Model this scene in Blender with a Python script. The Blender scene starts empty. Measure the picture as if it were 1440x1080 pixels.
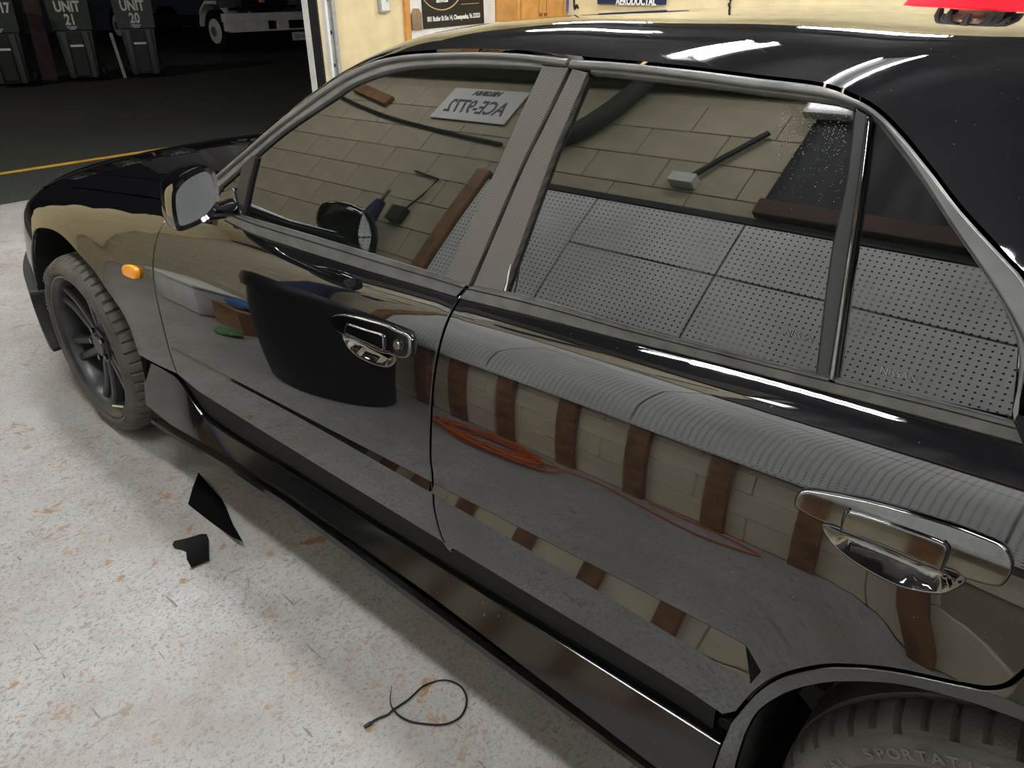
import bpy, bmesh, math, random
import numpy as np
from mathutils import Vector, Matrix
from mathutils.geometry import delaunay_2d_cdt
random.seed(7)
scn = bpy.context.scene
COL = scn.collection

#==MATH
# World: X runs towards the back of the car, Y away from the photographer, Z up.
# Origin below the front wheel, on the plane of the car's near flank.
F_PX = 1038.84; PITCH = 0.492743; YAW = 0.851773; ROLL = -0.004316
CAM = np.array([2.54664, -0.73610, 1.37433])
_fw = np.array([-math.cos(YAW)*math.cos(PITCH), math.sin(YAW)*math.cos(PITCH), -math.sin(PITCH)])
_h = np.array([-math.cos(YAW), math.sin(YAW), 0.0])
_r = np.cross(_h, [0, 0, 1.0]); _u = np.cross(_r, _fw)
_R = math.cos(ROLL)*_r+math.sin(ROLL)*_u; _U = -math.sin(ROLL)*_r+math.cos(ROLL)*_u

def ray(px, py):
    return _fw+((px-720)/F_PX)*_R-((py-540)/F_PX)*_U
def at_plane(px, py, axis, val):
    d = ray(px, py); t = (val-CAM[axis])/d[axis]
    return CAM+d*t
def pix(P):
    d = np.asarray(P, float)-CAM; z = d@_fw
    return 720+F_PX*(d@_R)/z, 540-F_PX*(d@_U)/z

def smooth_curve(xs, ys):
    """monotone-ish cubic (Catmull-Rom) interpolation through knots"""
    xs = np.asarray(xs, float); ys = np.asarray(ys, float)
    m = np.gradient(ys, xs)
    def f(x):
        x = min(max(x, xs[0]-.5), xs[-1]+.5)
        i = int(np.clip(np.searchsorted(xs, x)-1, 0, len(xs)-2))
        h = xs[i+1]-xs[i]; t = (x-xs[i])/h
        if t < 0: return ys[0]+m[0]*(x-xs[0])
        if t > 1: return ys[-1]+m[-1]*(x-xs[-1])
        return ((2*t**3-3*t*t+1)*ys[i]+(t**3-2*t*t+t)*h*m[i]+(-2*t**3+3*t*t)*ys[i+1]+(t**3-t*t)*h*m[i+1])
    return f

HUB_Z = .312; WB = 2.694; CAR_W = 1.72
z_crease = lambda x: .515+.029*x
z_belt = smooth_curve([-1.0, -.6, -.2, .2, .6, .9, 1.3, 1.75, 2.1, 2.4, 2.8, 3.3, 3.7],
                      [.61, .725, .80, .848, .888, .915, .932, .952, .968, .981, .985, .975, .95])
# flank profile: inward tilt (dy/dz) as a function of the drop below the belt line
_d = np.array([0, .015, .03, .045, .06, .075, .11, .16, .22, .30, .39, .45, .60, .80])
_t = np.array([1.9, 1.6, 1.35, 1.0, .62, .44, .28, .185, .117, .055, .0, -.03, -.09, -.15])
_dd = np.linspace(0, .8, 1601); _tt = np.interp(_dd, _d, _t)
_k = np.ones(17)/17
for _i in range(3): _tt = np.convolve(np.pad(_tt, 8, mode='edge'), _k, 'valid')
_yy = np.concatenate([[0], np.cumsum((_tt[1:]+_tt[:-1])/2*(_dd[1]-_dd[0]))])
_yy = _yy.max()-_yy      # y is smallest (proudest) where the tilt is zero
def y_plan(x):
    y = .006*(x-1.5)**2
    if x < -.25: y += .42*(-.25-x)**2
    if x > 2.9: y += .10*(x-2.9)**2
    return y
def side(x, z):
    d = z_belt(x)-z
    y = float(np.interp(d, _dd, _yy))+y_plan(x)
    if d < 0: y += -d*1.7
    for cx in (0.0, WB):
        r = math.hypot(x-cx, z-HUB_Z)
        y -= .007*math.exp(-((r-.38)/.07)**2)
    return y
def green(x, z):
    dz = z-z_belt(x)
    return .088+.40*dz+.15*dz*dz+.012*(x-1.7)**2
def hit(px, py, fn, off=0.0, t0=.3, t1=6.0):
    """first crossing of the pixel's ray with the surface y = fn(x, z)"""
    d = ray(px, py)
    g = lambda t: (CAM+d*t)[1]-fn((CAM+d*t)[0], (CAM+d*t)[2])-off
    ta = t0; ga = g(ta); n = 120
    for i in range(1, n+1):
        tb = t0+(t1-t0)*i/n; gb = g(tb)
        if ga <= 0 < gb:
            for _ in range(40):
                tm = (ta+tb)/2
                if g(tm) > 0: tb = tm
                else: ta = tm
            return CAM+d*ta
        ta, ga = tb, gb
    return at_plane(px, py, 1, .15)
def XZ(pts, fn, off=0.0):
    return [(float(q[0]), float(q[2])) for q in (hit(a, b, fn, off) for a, b in pts)]
#==ENDMATH

# ------------------------------------------------------------------ camera, world, exposure
cam_d = bpy.data.cameras.new('camera'); cam = bpy.data.objects.new('camera', cam_d); COL.objects.link(cam)
cam_d.sensor_fit = 'HORIZONTAL'; cam_d.sensor_width = 36.0; cam_d.lens = F_PX/1440*36.0
cam_d.clip_start = .02; cam_d.clip_end = 200
Mc = Matrix.Identity(4)
for i in range(3):
    Mc[i][0] = _R[i]; Mc[i][1] = _U[i]; Mc[i][2] = -_fw[i]; Mc[i][3] = CAM[i]
cam.matrix_world = Mc
scn.camera = cam
w = bpy.data.worlds.new('night_sky'); scn.world = w; w.use_nodes = True
w.node_tree.nodes['Background'].inputs[0].default_value = (.10, .12, .16, 1)
w.node_tree.nodes['Background'].inputs[1].default_value = .02
scn.view_settings.view_transform = 'Standard'; scn.view_settings.look = 'None'
scn.view_settings.gamma = 1; scn.view_settings.use_curve_mapping = False
scn.view_settings.exposure = 0.35
TUBE_POWER = 84.0

# ------------------------------------------------------------------ helpers
def mat(name, col, rough=.5, metal=0.0, ior=1.5, var=.0, vscale=8.0, bump=0.0, bscale=60.0, emit=None, estr=0.0, coat=0.0, spec=None):
    m = bpy.data.materials.new(name); m.use_nodes = True
    nt = m.node_tree; b = nt.nodes['Principled BSDF']
    b.inputs['Base Color'].default_value = (*col, 1); b.inputs['Roughness'].default_value = rough
    b.inputs['Metallic'].default_value = metal; b.inputs['IOR'].default_value = ior
    b.inputs['Coat Weight'].default_value = coat; b.inputs['Coat Roughness'].default_value = .02
    if spec is not None: b.inputs['Specular IOR Level'].default_value = spec
    if emit: b.inputs['Emission Color'].default_value = (*emit, 1); b.inputs['Emission Strength'].default_value = estr
    if var > 0 or bump > 0:
        tc = nt.nodes.new('ShaderNodeTexCoord')
    if var > 0:
        n = nt.nodes.new('ShaderNodeTexNoise'); n.inputs['Scale'].default_value = vscale; n.inputs['Detail'].default_value = 6
        r = nt.nodes.new('ShaderNodeMapRange'); r.inputs[1].default_value = .3; r.inputs[2].default_value = .7
        r.inputs[3].default_value = 1-var; r.inputs[4].default_value = 1+var
        mx = nt.nodes.new('ShaderNodeVectorMath'); mx.operation = 'SCALE'; mx.inputs[0].default_value = col
        nt.links.new(tc.outputs['Object'], n.inputs['Vector']); nt.links.new(n.outputs['Fac'], r.inputs[0])
        nt.links.new(r.outputs[0], mx.inputs['Scale']); nt.links.new(mx.outputs[0], b.inputs['Base Color'])
    if bump > 0:
        n2 = nt.nodes.new('ShaderNodeTexNoise'); n2.inputs['Scale'].default_value = bscale; n2.inputs['Detail'].default_value = 4
        bp = nt.nodes.new('ShaderNodeBump'); bp.inputs['Strength'].default_value = bump; bp.inputs['Distance'].default_value = .01
        nt.links.new(tc.outputs['Object'], n2.inputs['Vector']); nt.links.new(n2.outputs['Fac'], bp.inputs['Height'])
        nt.links.new(bp.outputs[0], b.inputs['Normal'])
    return m

def link(o, parent=None):
    COL.objects.link(o)
    if parent is not None:
        o.parent = parent
        pw = Matrix.Identity(4); q = parent
        chain = []
        while q is not None: chain.append(q); q = q.parent
        for q in reversed(chain): pw = pw @ q.matrix_parent_inverse @ q.matrix_basis
        o.matrix_parent_inverse = pw.inverted()
    return o
def tag(o, label=None, cat=None, group=None, kind=None):
    if label: o['label'] = label
    if cat: o['category'] = cat
    if group: o['group'] = group
    if kind: o['kind'] = kind
    return o
def empty(name, loc, label, cat, group=None):
    o = bpy.data.objects.new(name, None); o.location = loc; COL.objects.link(o); o.empty_display_size = .1
    return tag(o, label, cat, group)
def mesh_obj(name, V, Fc, m, parent=None, smooth=False, normals=None, angle=None):
    me = bpy.data.meshes.new(name); me.from_pydata([tuple(map(float, v)) for v in V], [], Fc); me.update()
    if m is not None:
        for q in (m if isinstance(m, (list, tuple)) else [m]): me.materials.append(q)
    if smooth or normals is not None:
        me.polygons.foreach_set('use_smooth', [True]*len(me.polygons))
    if normals is not None: me.normals_split_custom_set_from_vertices([tuple(map(float, n)) for n in normals])
    elif angle is not None: sharp(me, angle)
    return link(bpy.data.objects.new(name, me), parent)
def sharp(me, angle):
    bm = bmesh.new(); bm.from_mesh(me)
    for e in bm.edges:
        if len(e.link_faces) == 2 and e.calc_face_angle(0) > math.radians(angle): e.smooth = False
    bm.to_mesh(me); bm.free()
class MB:
    """collects simple solids; build() links them as one mesh object"""
    def __init__(s): s.bm = bmesh.new()
    def box(s, c, size, rot=None, bevel=0.0, seg=2, taper=None):
        r = bmesh.ops.create_cube(s.bm, size=1.0); vs = r['verts']
        for v in vs:
            v.co = Vector((v.co.x*size[0], v.co.y*size[1], v.co.z*size[2]))
            if taper and v.co.z < 0: v.co.x *= taper; v.co.y *= taper
        if bevel > 0:
            es = list({e for v in vs for e in v.link_edges})
            g = bmesh.ops.bevel(s.bm, geom=es, offset=bevel, segments=seg, affect='EDGES', profile=.5)
            vs = list({v for f in g['faces'] for v in f.verts} | {v for v in vs if v.is_valid})
            # include untouched faces' verts
        M = Matrix.Translation(Vector(c)) @ (rot.to_4x4() if rot is not None else Matrix.Identity(4))
        for v in vs: v.co = M @ v.co
        return s
    def cyl(s, a, b, r, r2=None, seg=16, caps=True):
        a = Vector(a); b = Vector(b); d = b-a; L = d.length
        q = d.to_track_quat('Z', 'Y').to_matrix().to_4x4()
        M = Matrix.Translation((a+b)/2) @ q
        bmesh.ops.create_cone(s.bm, cap_ends=caps, segments=seg, radius1=r, radius2=r if r2 is None else r2, depth=L, matrix=M)
        return s
    def tube(s, pts, r, seg=8, closed=False):
        pts = [Vector(p) for p in pts]; n = len(pts); rings = []
        up = Vector((0, 0, 1))
        for i, p in enumerate(pts):
            t = (pts[(i+1) % n]-pts[i-1]) if closed else (pts[min(i+1, n-1)]-pts[max(i-1, 0)])
            t.normalize(); a = t.cross(up)
            if a.length < 1e-3: a = t.cross(Vector((1, 0, 0)))
            a.normalize(); b = t.cross(a)
            rr = r[i] if isinstance(r, (list, tuple)) else r
            rings.append([s.bm.verts.new(p+(a*math.cos(k*2*math.pi/seg)+b*math.sin(k*2*math.pi/seg))*rr) for k in range(seg)])
        for i in range(n if closed else n-1):
            A, B = rings[i], rings[(i+1) % n]
            for k in range(seg): s.bm.faces.new((A[k], A[(k+1) % seg], B[(k+1) % seg], B[k]))
        if not closed:
            s.bm.faces.new(rings[0]); s.bm.faces.new(list(reversed(rings[-1])))
        return s
    def prism(s, poly, axis, a, b):
        """polygon in the two other axes, extruded along axis from a to b"""
        def mk(p, t):
            c = [0, 0, 0]; o = [i for i in range(3) if i != axis]; c[o[0]] = p[0]; c[o[1]] = p[1]; c[axis] = t
            return s.bm.verts.new(c)
        A = [mk(p, a) for p in poly]; B = [mk(p, b) for p in poly]; n = len(poly)
        s.bm.faces.new(A); s.bm.faces.new(list(reversed(B)))
        for i in range(n): s.bm.faces.new((A[i], A[(i+1) % n], B[(i+1) % n], B[i]))
        return s
    def build(s, name, m, parent=None, smooth=False, angle=35, mtx=None):
        bmesh.ops.recalc_face_normals(s.bm, faces=s.bm.faces)
        if mtx is not None: s.bm.transform(mtx)
        me = bpy.data.meshes.new(name); s.bm.to_mesh(me); s.bm.free()
        if m is not None: me.materials.append(m)
        if smooth:
            me.polygons.foreach_set('use_smooth', [True]*len(me.polygons)); sharp(me, angle)
        return link(bpy.data.objects.new(name, me), parent)
def text_mesh(txt, size, depth=.001, bold=0.0, xs=1.0):
    c = bpy.data.curves.new('txt', 'FONT'); c.body = txt; c.size = size; c.extrude = depth; c.offset = bold
    c.align_x = 'CENTER'; c.align_y = 'CENTER'; c.resolution_u = 3
    o = bpy.data.objects.new('txt', c); COL.objects.link(o)
    bpy.context.view_layer.update()
    me = bpy.data.meshes.new_from_object(o.evaluated_get(bpy.context.evaluated_depsgraph_get()))
    bpy.data.objects.remove(o); bpy.data.curves.remove(c)
    if xs != 1.0:
        for v in me.vertices: v.co.x *= xs
    return me
def text_obj(name, txt, size, m, origin, xdir, ydir, parent=None, depth=.001, bold=0.0, xs=1.0):
    me = text_mesh(txt, size, depth, bold, xs); me.materials.clear(); me.materials.append(m)
    X = Vector(xdir).normalized(); Y = Vector(ydir).normalized(); Z = X.cross(Y)
    M = Matrix(((X.x, Y.x, Z.x, origin[0]), (X.y, Y.y, Z.y, origin[1]), (X.z, Y.z, Z.z, origin[2]), (0, 0, 0, 1)))
    me.transform(M)
    return link(bpy.data.objects.new(name, me), parent)

def densify(P, h):
    out = []
    for i in range(len(P)):
        a = np.array(P[i]); b = np.array(P[(i+1) % len(P)]); n = max(1, int(math.ceil(np.linalg.norm(b-a)/h)))
        out += [tuple(a+(b-a)*k/n) for k in range(n)]
    return out
def spl(P, n=6, closed=False):
    """Catmull-Rom through 2D/3D points"""
    P = [np.array(p, float) for p in P]; N = len(P); out = []
    rng = range(N) if closed else range(N-1)
    for i in rng:
        p0 = P[i-1] if (closed or i > 0) else 2*P[0]-P[1]; p1 = P[i]; p2 = P[(i+1) % N]
        p3 = P[(i+2) % N] if (closed or i+2 < N) else 2*P[-1]-P[-2]
        for k in range(n):
            t = k/n
            out.append(tuple(.5*((2*p1)+(-p0+p2)*t+(2*p0-5*p1+4*p2-p3)*t*t+(-p0+3*p1-3*p2+p3)*t**3)))
    if not closed: out.append(tuple(P[-1]))
    return out
def area2(P): return sum(P[i-1][0]*P[i][1]-P[i][0]*P[i-1][1] for i in range(len(P)))/2
def inset(P, d):
    n = len(P); out = []; sg = 1 if area2(P) > 0 else -1
    for i in range(n):
        a = np.array(P[i-1]); b = np.array(P[i]); c = np.array(P[(i+1) % n])
        e1 = b-a; e2 = c-b; l1 = np.linalg.norm(e1) or 1e-9; l2 = np.linalg.norm(e2) or 1e-9
        n1 = np.array([-e1[1], e1[0]])/l1*sg; n2 = np.array([-e2[1], e2[0]])/l2*sg
        m = n1+n2; q = max(.35, (1+n1@n2)/2*1.0); m = m/2/q if np.linalg.norm(m) > 1e-6 else n1
        out.append(tuple(b+m*d))
    return out
def inside(P, x, y):
    c = False; n = len(P); j = n-1
    for i in range(n):
        if (P[i][1] > y) != (P[j][1] > y) and x < (P[j][0]-P[i][0])*(y-P[i][1])/(P[j][1]-P[i][1])+P[i][0]: c = not c
        j = i
    return c
def grid_inside(P, h, marg):
    A = np.array(P); xs = np.arange(A[:, 0].min()+h*.5, A[:, 0].max(), h); ys = np.arange(A[:, 1].min()+h*.5, A[:, 1].max(), h)
    if len(xs)*len(ys) == 0: return []
    X, Y = np.meshgrid(xs, ys); Q = np.stack([X.ravel(), Y.ravel()], 1)
    B = np.roll(A, -1, 0)
    ins = np.zeros(len(Q), bool); dm = np.full(len(Q), 1e9)
    for a, b in zip(A, B):
        c = (a[1] > Q[:, 1]) != (b[1] > Q[:, 1])
        with np.errstate(divide='ignore', invalid='ignore'):
            xi = (b[0]-a[0])*(Q[:, 1]-a[1])/(b[1]-a[1])+a[0]
        ins ^= c & (Q[:, 0] < xi)
        ab = b-a; L = ab@ab or 1e-12; t = np.clip(((Q-a)@ab)/L, 0, 1)
        dm = np.minimum(dm, np.linalg.norm(Q-a-t[:, None]*ab, axis=1))
    return ins, dm, Q
def panel(name, poly, fn, m, parent, out, h=.03, thick=.012, cham=.002, gap=0.0, holes=(), hedge=None, smooth=True):
    """a sheet cut to the outline poly (2D domain), bent over fn(a, b) -> 3D, with rolled edges"""
    he = hedge or h*.6
    if area2(poly) < 0: poly = poly[::-1]
    P = densify(poly, he)
    if gap > 0: P = inset(P, gap)
    T = inset(P, cham)
    hs = []
    for H in holes:
        if area2(H) > 0: H = H[::-1]
        hs.append(densify(H, he*.6))
    ins, dm, Q = grid_inside(T, h, 0)
    ok = ins & (dm > .4*h)
    for H in hs:
        i2, d2, _ = grid_inside_at(H, Q)
        ok &= ~i2 & (d2 > .4*h)
    pts = list(T); faces = [list(range(len(T)))]; loops = [(0, len(T))]
    for H in hs:
        faces.append(list(range(len(pts), len(pts)+len(H)))); loops.append((len(pts), len(H))); pts += H
    pts += [tuple(q) for q in Q[ok]]
    rv, re, rf, ov, oe, of = delaunay_2d_cdt([Vector((p[0], p[1])) for p in pts], [], faces, 2 if hs else 1, 1e-6)
    V = []; N = []; outv = np.array(out, float)
    def nrm(a, b):
        e = 2e-3; da = fn(a+e, b)-fn(a-e, b); db = fn(a, b+e)-fn(a, b-e); n = np.cross(da, db); n /= (np.linalg.norm(n) or 1)
        return n if n@outv > 0 else -n
    for p in rv:
        V.append(fn(p.x, p.y)); N.append(nrm(p.x, p.y))
    Fc = []
    for f in rf:
        a, b, c = (V[i] for i in f[:3]); n = np.cross(b-a, c-a)
        Fc.append(list(f) if n@N[f[0]] > 0 else list(f)[::-1])
    inv = {}
    for k, l in enumerate(ov):
        for i in l: inv.setdefault(i, k)
    for li, (s0, ln) in enumerate(loops):
        base = [inv[s0+i] for i in range(ln)]
        ring1 = []; ring2 = []
        for i in range(ln):
            q = P[i] if li == 0 else pts[s0+i]; n = N[base[i]]
            p0 = fn(*q)
            t = p0-V[base[i]]
            if np.linalg.norm(t) < 1e-7:
                pa = np.array(fn(*pts[s0+(i-1) % ln])); pb = np.array(fn(*pts[s0+(i+1) % ln])); t = np.cross(pb-pa, n)
            t = t/(np.linalg.norm(t) or 1)
            V.append(p0-n*cham); N.append((t+n*.25)/np.linalg.norm(t+n*.25)); ring1.append(len(V)-1)
            V.append(p0-n*thick); N.append(t); ring2.append(len(V)-1)
        for i in range(ln):
            j = (i+1) % ln
            for A, B in ((base, ring1), (ring1, ring2)):
                f = [A[i], A[j], B[j], B[i]]
                nn = np.cross(V[f[1]]-V[f[0]], V[f[3]]-V[f[0]])
                Fc.append(f if nn@(N[B[i]]+N[A[i]]*.2) > 0 else f[::-1])
    return mesh_obj(name, V, Fc, m, parent, normals=N if smooth else None)
def grid_inside_at(P, Q):
    A = np.array(P); B = np.roll(A, -1, 0); ins = np.zeros(len(Q), bool); dm = np.full(len(Q), 1e9)
    for a, b in zip(A, B):
        c = (a[1] > Q[:, 1]) != (b[1] > Q[:, 1])
        with np.errstate(divide='ignore', invalid='ignore'):
            xi = (b[0]-a[0])*(Q[:, 1]-a[1])/(b[1]-a[1])+a[0]
        ins ^= c & (Q[:, 0] < xi)
        ab = b-a; L = ab@ab or 1e-12; t = np.clip(((Q-a)@ab)/L, 0, 1)
        dm = np.minimum(dm, np.linalg.norm(Q-a-t[:, None]*ab, axis=1))
    return ins, dm, Q
def resample(P, n):
    P = np.array(P, float); d = np.r_[0, np.cumsum(np.linalg.norm(np.diff(P, axis=0), axis=1))]
    s = np.linspace(0, d[-1], n); return np.stack([np.interp(s, d, P[:, k]) for k in range(P.shape[1])], 1)
def loft(name, rails, m, parent=None, n=40, closed=False, angle=40, caps=False, smooth=True):
    """skin between polylines (rails)"""
    Rr = [np.array(r, float) if len(r) == n else resample(r, n) for r in rails]; V = [p for r in Rr for p in r]; Fc = []; k = len(Rr)
    for i in range(k if closed else k-1):
        a = i*n; b = ((i+1) % k)*n
        for j in range(n-1): Fc.append([a+j, a+j+1, b+j+1, b+j])
    if caps:
        Fc.append([i*n for i in range(k)]); Fc.append([i*n+n-1 for i in range(k)][::-1])
    me = bpy.data.meshes.new(name); me.from_pydata([tuple(map(float, v)) for v in V], [], Fc); me.update()
    bm = bmesh.new(); bm.from_mesh(me); bmesh.ops.recalc_face_normals(bm, faces=bm.faces); bm.to_mesh(me); bm.free()
    me.materials.append(m)
    if smooth: me.polygons.foreach_set('use_smooth', [True]*len(me.polygons)); sharp(me, angle)
    return link(bpy.data.objects.new(name, me), parent)
def surf_grid(name, fn, us, vs, m, parent, out, flip=False):
    V = [fn(a, b) for a in us for b in vs]; nv = len(vs); N = []
    for a in us:
        for b in vs:
            e = 1e-3; da = fn(a+e, b)-fn(a-e, b); db = fn(a, b+e)-fn(a, b-e); n = np.cross(da, db); n /= (np.linalg.norm(n) or 1)
            N.append(n if n@np.array(out, float) > 0 else -n)
    Fc = []
    for i in range(len(us)-1):
        for j in range(nv-1):
            f = [i*nv+j, (i+1)*nv+j, (i+1)*nv+j+1, i*nv+j+1]
            nn = np.cross(V[f[1]]-V[f[0]], V[f[3]]-V[f[0]])
            Fc.append(f if nn@N[f[0]] > 0 else f[::-1])
    return mesh_obj(name, V, Fc, m, parent, normals=N)
def mirrored(o, parent):
    """the same part on the car's other flank"""
    c = o.copy(); COL.objects.link(c); c.parent = parent
    c.matrix_parent_inverse = Matrix.Identity(4)
    pw = Matrix.Identity(4); q = parent; ch = []
    while q is not None: ch.append(q); q = q.parent
    for q in reversed(ch): pw = pw @ q.matrix_parent_inverse @ q.matrix_basis
    c.matrix_parent_inverse = pw.inverted()
    c.matrix_basis = Matrix.Translation((0, CAR_W, 0)) @ Matrix.Diagonal((1, -1, 1, 1))
    return c

# ------------------------------------------------------------------ materials
M = {}
def paint_mat(name, col, rough, ior, dust=.0):
    m = bpy.data.materials.new(name); m.use_nodes = True; nt = m.node_tree; b = nt.nodes['Principled BSDF']
    b.inputs['Base Color'].default_value = (*col, 1); b.inputs['IOR'].default_value = ior
    tc = nt.nodes.new('ShaderNodeTexCoord'); n = nt.nodes.new('ShaderNodeTexNoise'); n.inputs['Scale'].default_value = 9; n.inputs['Detail'].default_value = 8; n.inputs['Roughness'].default_value = .7
    r = nt.nodes.new('ShaderNodeMapRange'); r.inputs[1].default_value = .45; r.inputs[2].default_value = .75; r.inputs[3].default_value = rough; r.inputs[4].default_value = rough+.05
    nt.links.new(tc.outputs['Object'], n.inputs['Vector']); nt.links.new(n.outputs['Fac'], r.inputs[0]); nt.links.new(r.outputs[0], b.inputs['Roughness'])
    # dust specks
    v = nt.nodes.new('ShaderNodeTexNoise'); v.inputs['Scale'].default_value = 330; v.inputs['Detail'].default_value = 2
    m1 = nt.nodes.new('ShaderNodeMapRange'); m1.inputs[1].default_value = .74; m1.inputs[2].default_value = .80; m1.inputs[3].default_value = 0; m1.inputs[4].default_value = dust
    mx = nt.nodes.new('ShaderNodeMix'); mx.data_type = 'RGBA'; mx.inputs[6].default_value = (*col, 1); mx.inputs[7].default_value = (.5, .5, .48, 1)
    nt.links.new(tc.outputs['Object'], v.inputs['Vector']); nt.links.new(v.outputs['Fac'], m1.inputs[0]); nt.links.new(m1.outputs[0], mx.inputs[0]); nt.links.new(mx.outputs[2], b.inputs['Base Color'])
    return m
M['paint'] = paint_mat('black_car_paint', (.004, .004, .005), .015, 2.02, .5)
M['glass'] = paint_mat('dark_tinted_glass', (.004, .005, .004), .004, 1.82, .06)
M['chrome'] = mat('dark_chrome', (.19, .187, .184), .06, 1.0, var=.1, vscale=40)
M['trim'] = mat('grey_weathered_trim', (.115, .115, .112), .30, 0.0, 1.6, var=.25, vscale=30, bump=.05)
M['trimhi'] = mat('satin_grey_moulding', (.15, .15, .146), .28, .4, var=.2, vscale=18)
M['rubber'] = mat('black_rubber', (.012, .012, .012), .55, var=.3, vscale=30)
M['shell'] = mat('black_inner_shell', (.003, .003, .003), .8)
M['skirt'] = paint_mat('black_skirt_paint', (.006, .006, .006), .11, 1.65, .9)
M['plastic'] = mat('black_plastic', (.012, .012, .013), .38, var=.2, vscale=20)
M['amber'] = mat('amber_lens', (.95, .34, .01), .15, var=.1, vscale=60, emit=(1, .4, .02), estr=0.0)
M['rim'] = mat('gunmetal_wheel', (.055, .055, .058), .32, .35, var=.2, vscale=25)
M['mirror'] = mat('mirror_glass', (.75, .78, .8), .01, 1.0, var=.03, vscale=10)
def carbon_mat():
    m = bpy.data.materials.new('woven_carbon_film'); m.use_nodes = True; nt = m.node_tree; b = nt.nodes['Principled BSDF']
    tc = nt.nodes.new('ShaderNodeTexCoord'); mp = nt.nodes.new('ShaderNodeMapping'); mp.inputs['Rotation'].default_value = (0, .5, 0); mp.inputs['Scale'].default_value = (1, 1, 1)
    ch = nt.nodes.new('ShaderNodeTexChecker'); ch.inputs['Scale'].default_value = 430
    ch.inputs['Color1'].default_value = (.042, .038, .034, 1); ch.inputs['Color2'].default_value = (.10, .09, .08, 1)
    sx = nt.nodes.new('ShaderNodeSeparateXYZ'); cx = nt.nodes.new('ShaderNodeCombineXYZ')
    nt.links.new(tc.outputs['Object'], mp.inputs[0]); nt.links.new(mp.outputs[0], sx.inputs[0])
    nt.links.new(sx.outputs[0], cx.inputs[0]); nt.links.new(sx.outputs[2], cx.inputs[1]); nt.links.new(cx.outputs[0], ch.inputs['Vector'])
    nt.links.new(ch.outputs['Color'], b.inputs['Base Color']); b.inputs['Roughness'].default_value = .34; b.inputs['IOR'].default_value = 1.6
    bp = nt.nodes.new('ShaderNodeBump'); bp.inputs['Strength'].default_value = .12; bp.inputs['Distance'].default_value = .002
    nt.links.new(ch.outputs['Fac'], bp.inputs['Height']); nt.links.new(bp.outputs[0], b.inputs['Normal'])
    return m
M['carbon'] = carbon_mat()

#==CAR
car = empty('car', (WB/2, CAR_W/2, 0), 'black four-door sedan with tinted windows parked in the workshop', 'car')
OUT = (0, -1, 0)
S3 = lambda off: (lambda x, z: np.array([x, side(x, z)+off, z]))
G3 = lambda off: (lambda x, z: np.array([x, green(x, z)+off, z]))
SX = lambda pts, off=0.0: XZ(pts, side, off)
GX = lambda pts, off=0.0: XZ(pts, green, off)

# --- traced outlines (photo pixels), laid on the flank
gap_front = [(233, 309), (224, 325), (219, 340), (215, 376), (221, 422), (235, 481), (243, 508), (250, 527)]
gap_b = [(661, 404), (652, 412), (646, 420), (631, 446), (619, 481), (611, 523), (606.5, 570), (604.5, 640), (607, 664), (608.5, 690), (609.5, 712), (615.6, 740), (623, 760), (634, 775)]
door_bot_f = [(253, 530), (280, 551), (313, 575), (347, 595), (400, 624), (489, 682), (578, 733), (632, 773)]
door_bot_r = [(640, 777), (711, 813), (800, 875), (889, 930), (978, 981), (1018, 1002)]
arch_gap = [(1026, 1016), (1057, 979), (1083, 959), (1108, 948), (1154, 938), (1193, 937), (1252, 942), (1310, 954), (1361, 965), (1392, 969), (1419, 963), (1440, 946)]
lip_low = [(1060, 1012), (1073, 997), (1100, 980), (1127, 970), (1160, 963), (1193, 961.5), (1227, 962), (1260, 965), (1293, 971.5), (1327, 980), (1377, 995), (1440, 1018)]
GF = SX(spl(gap_front, 4)); GB = SX(spl(gap_b, 4)); DBF = SX(door_bot_f, .0); DBR = SX(door_bot_r, .0)
_c = np.polyfit([q[0] for q in DBF[1:]+DBR], [q[1] for q in DBF[1:]+DBR], 1)
DBF = [DBF[0]]+[(x, float(np.polyval(_c, x))) for x in np.linspace(DBF[1][0], DBF[-1][0], 16)]; DBR = [(x, float(np.polyval(_c, x))) for x in np.linspace(DBR[0][0], DBR[-1][0], 12)]
AG = SX(spl(arch_gap, 3)); LL = SX(spl(lip_low, 3))
AGX = SX([(990, 1128), (998, 1090), (1011, 1052)]); LLX = SX([(1027, 1128), (1036, 1075), (1048, 1036)])
x_gf_top = GF[0][0]; x_gb_top = GB[0][0]
top_edge = lambda a, b, n: [(x, z_belt(x)-.001) for x in np.linspace(a, b, n)]
xr_top = 2.60
rear_edge = spl([AG[-1], (AG[-1][0]+.035, AG[-1][1]+.06), (AG[-1][0]+.05, .86), (xr_top+.01, .93), (xr_top, z_belt(xr_top)-.001)], 6)

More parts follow.
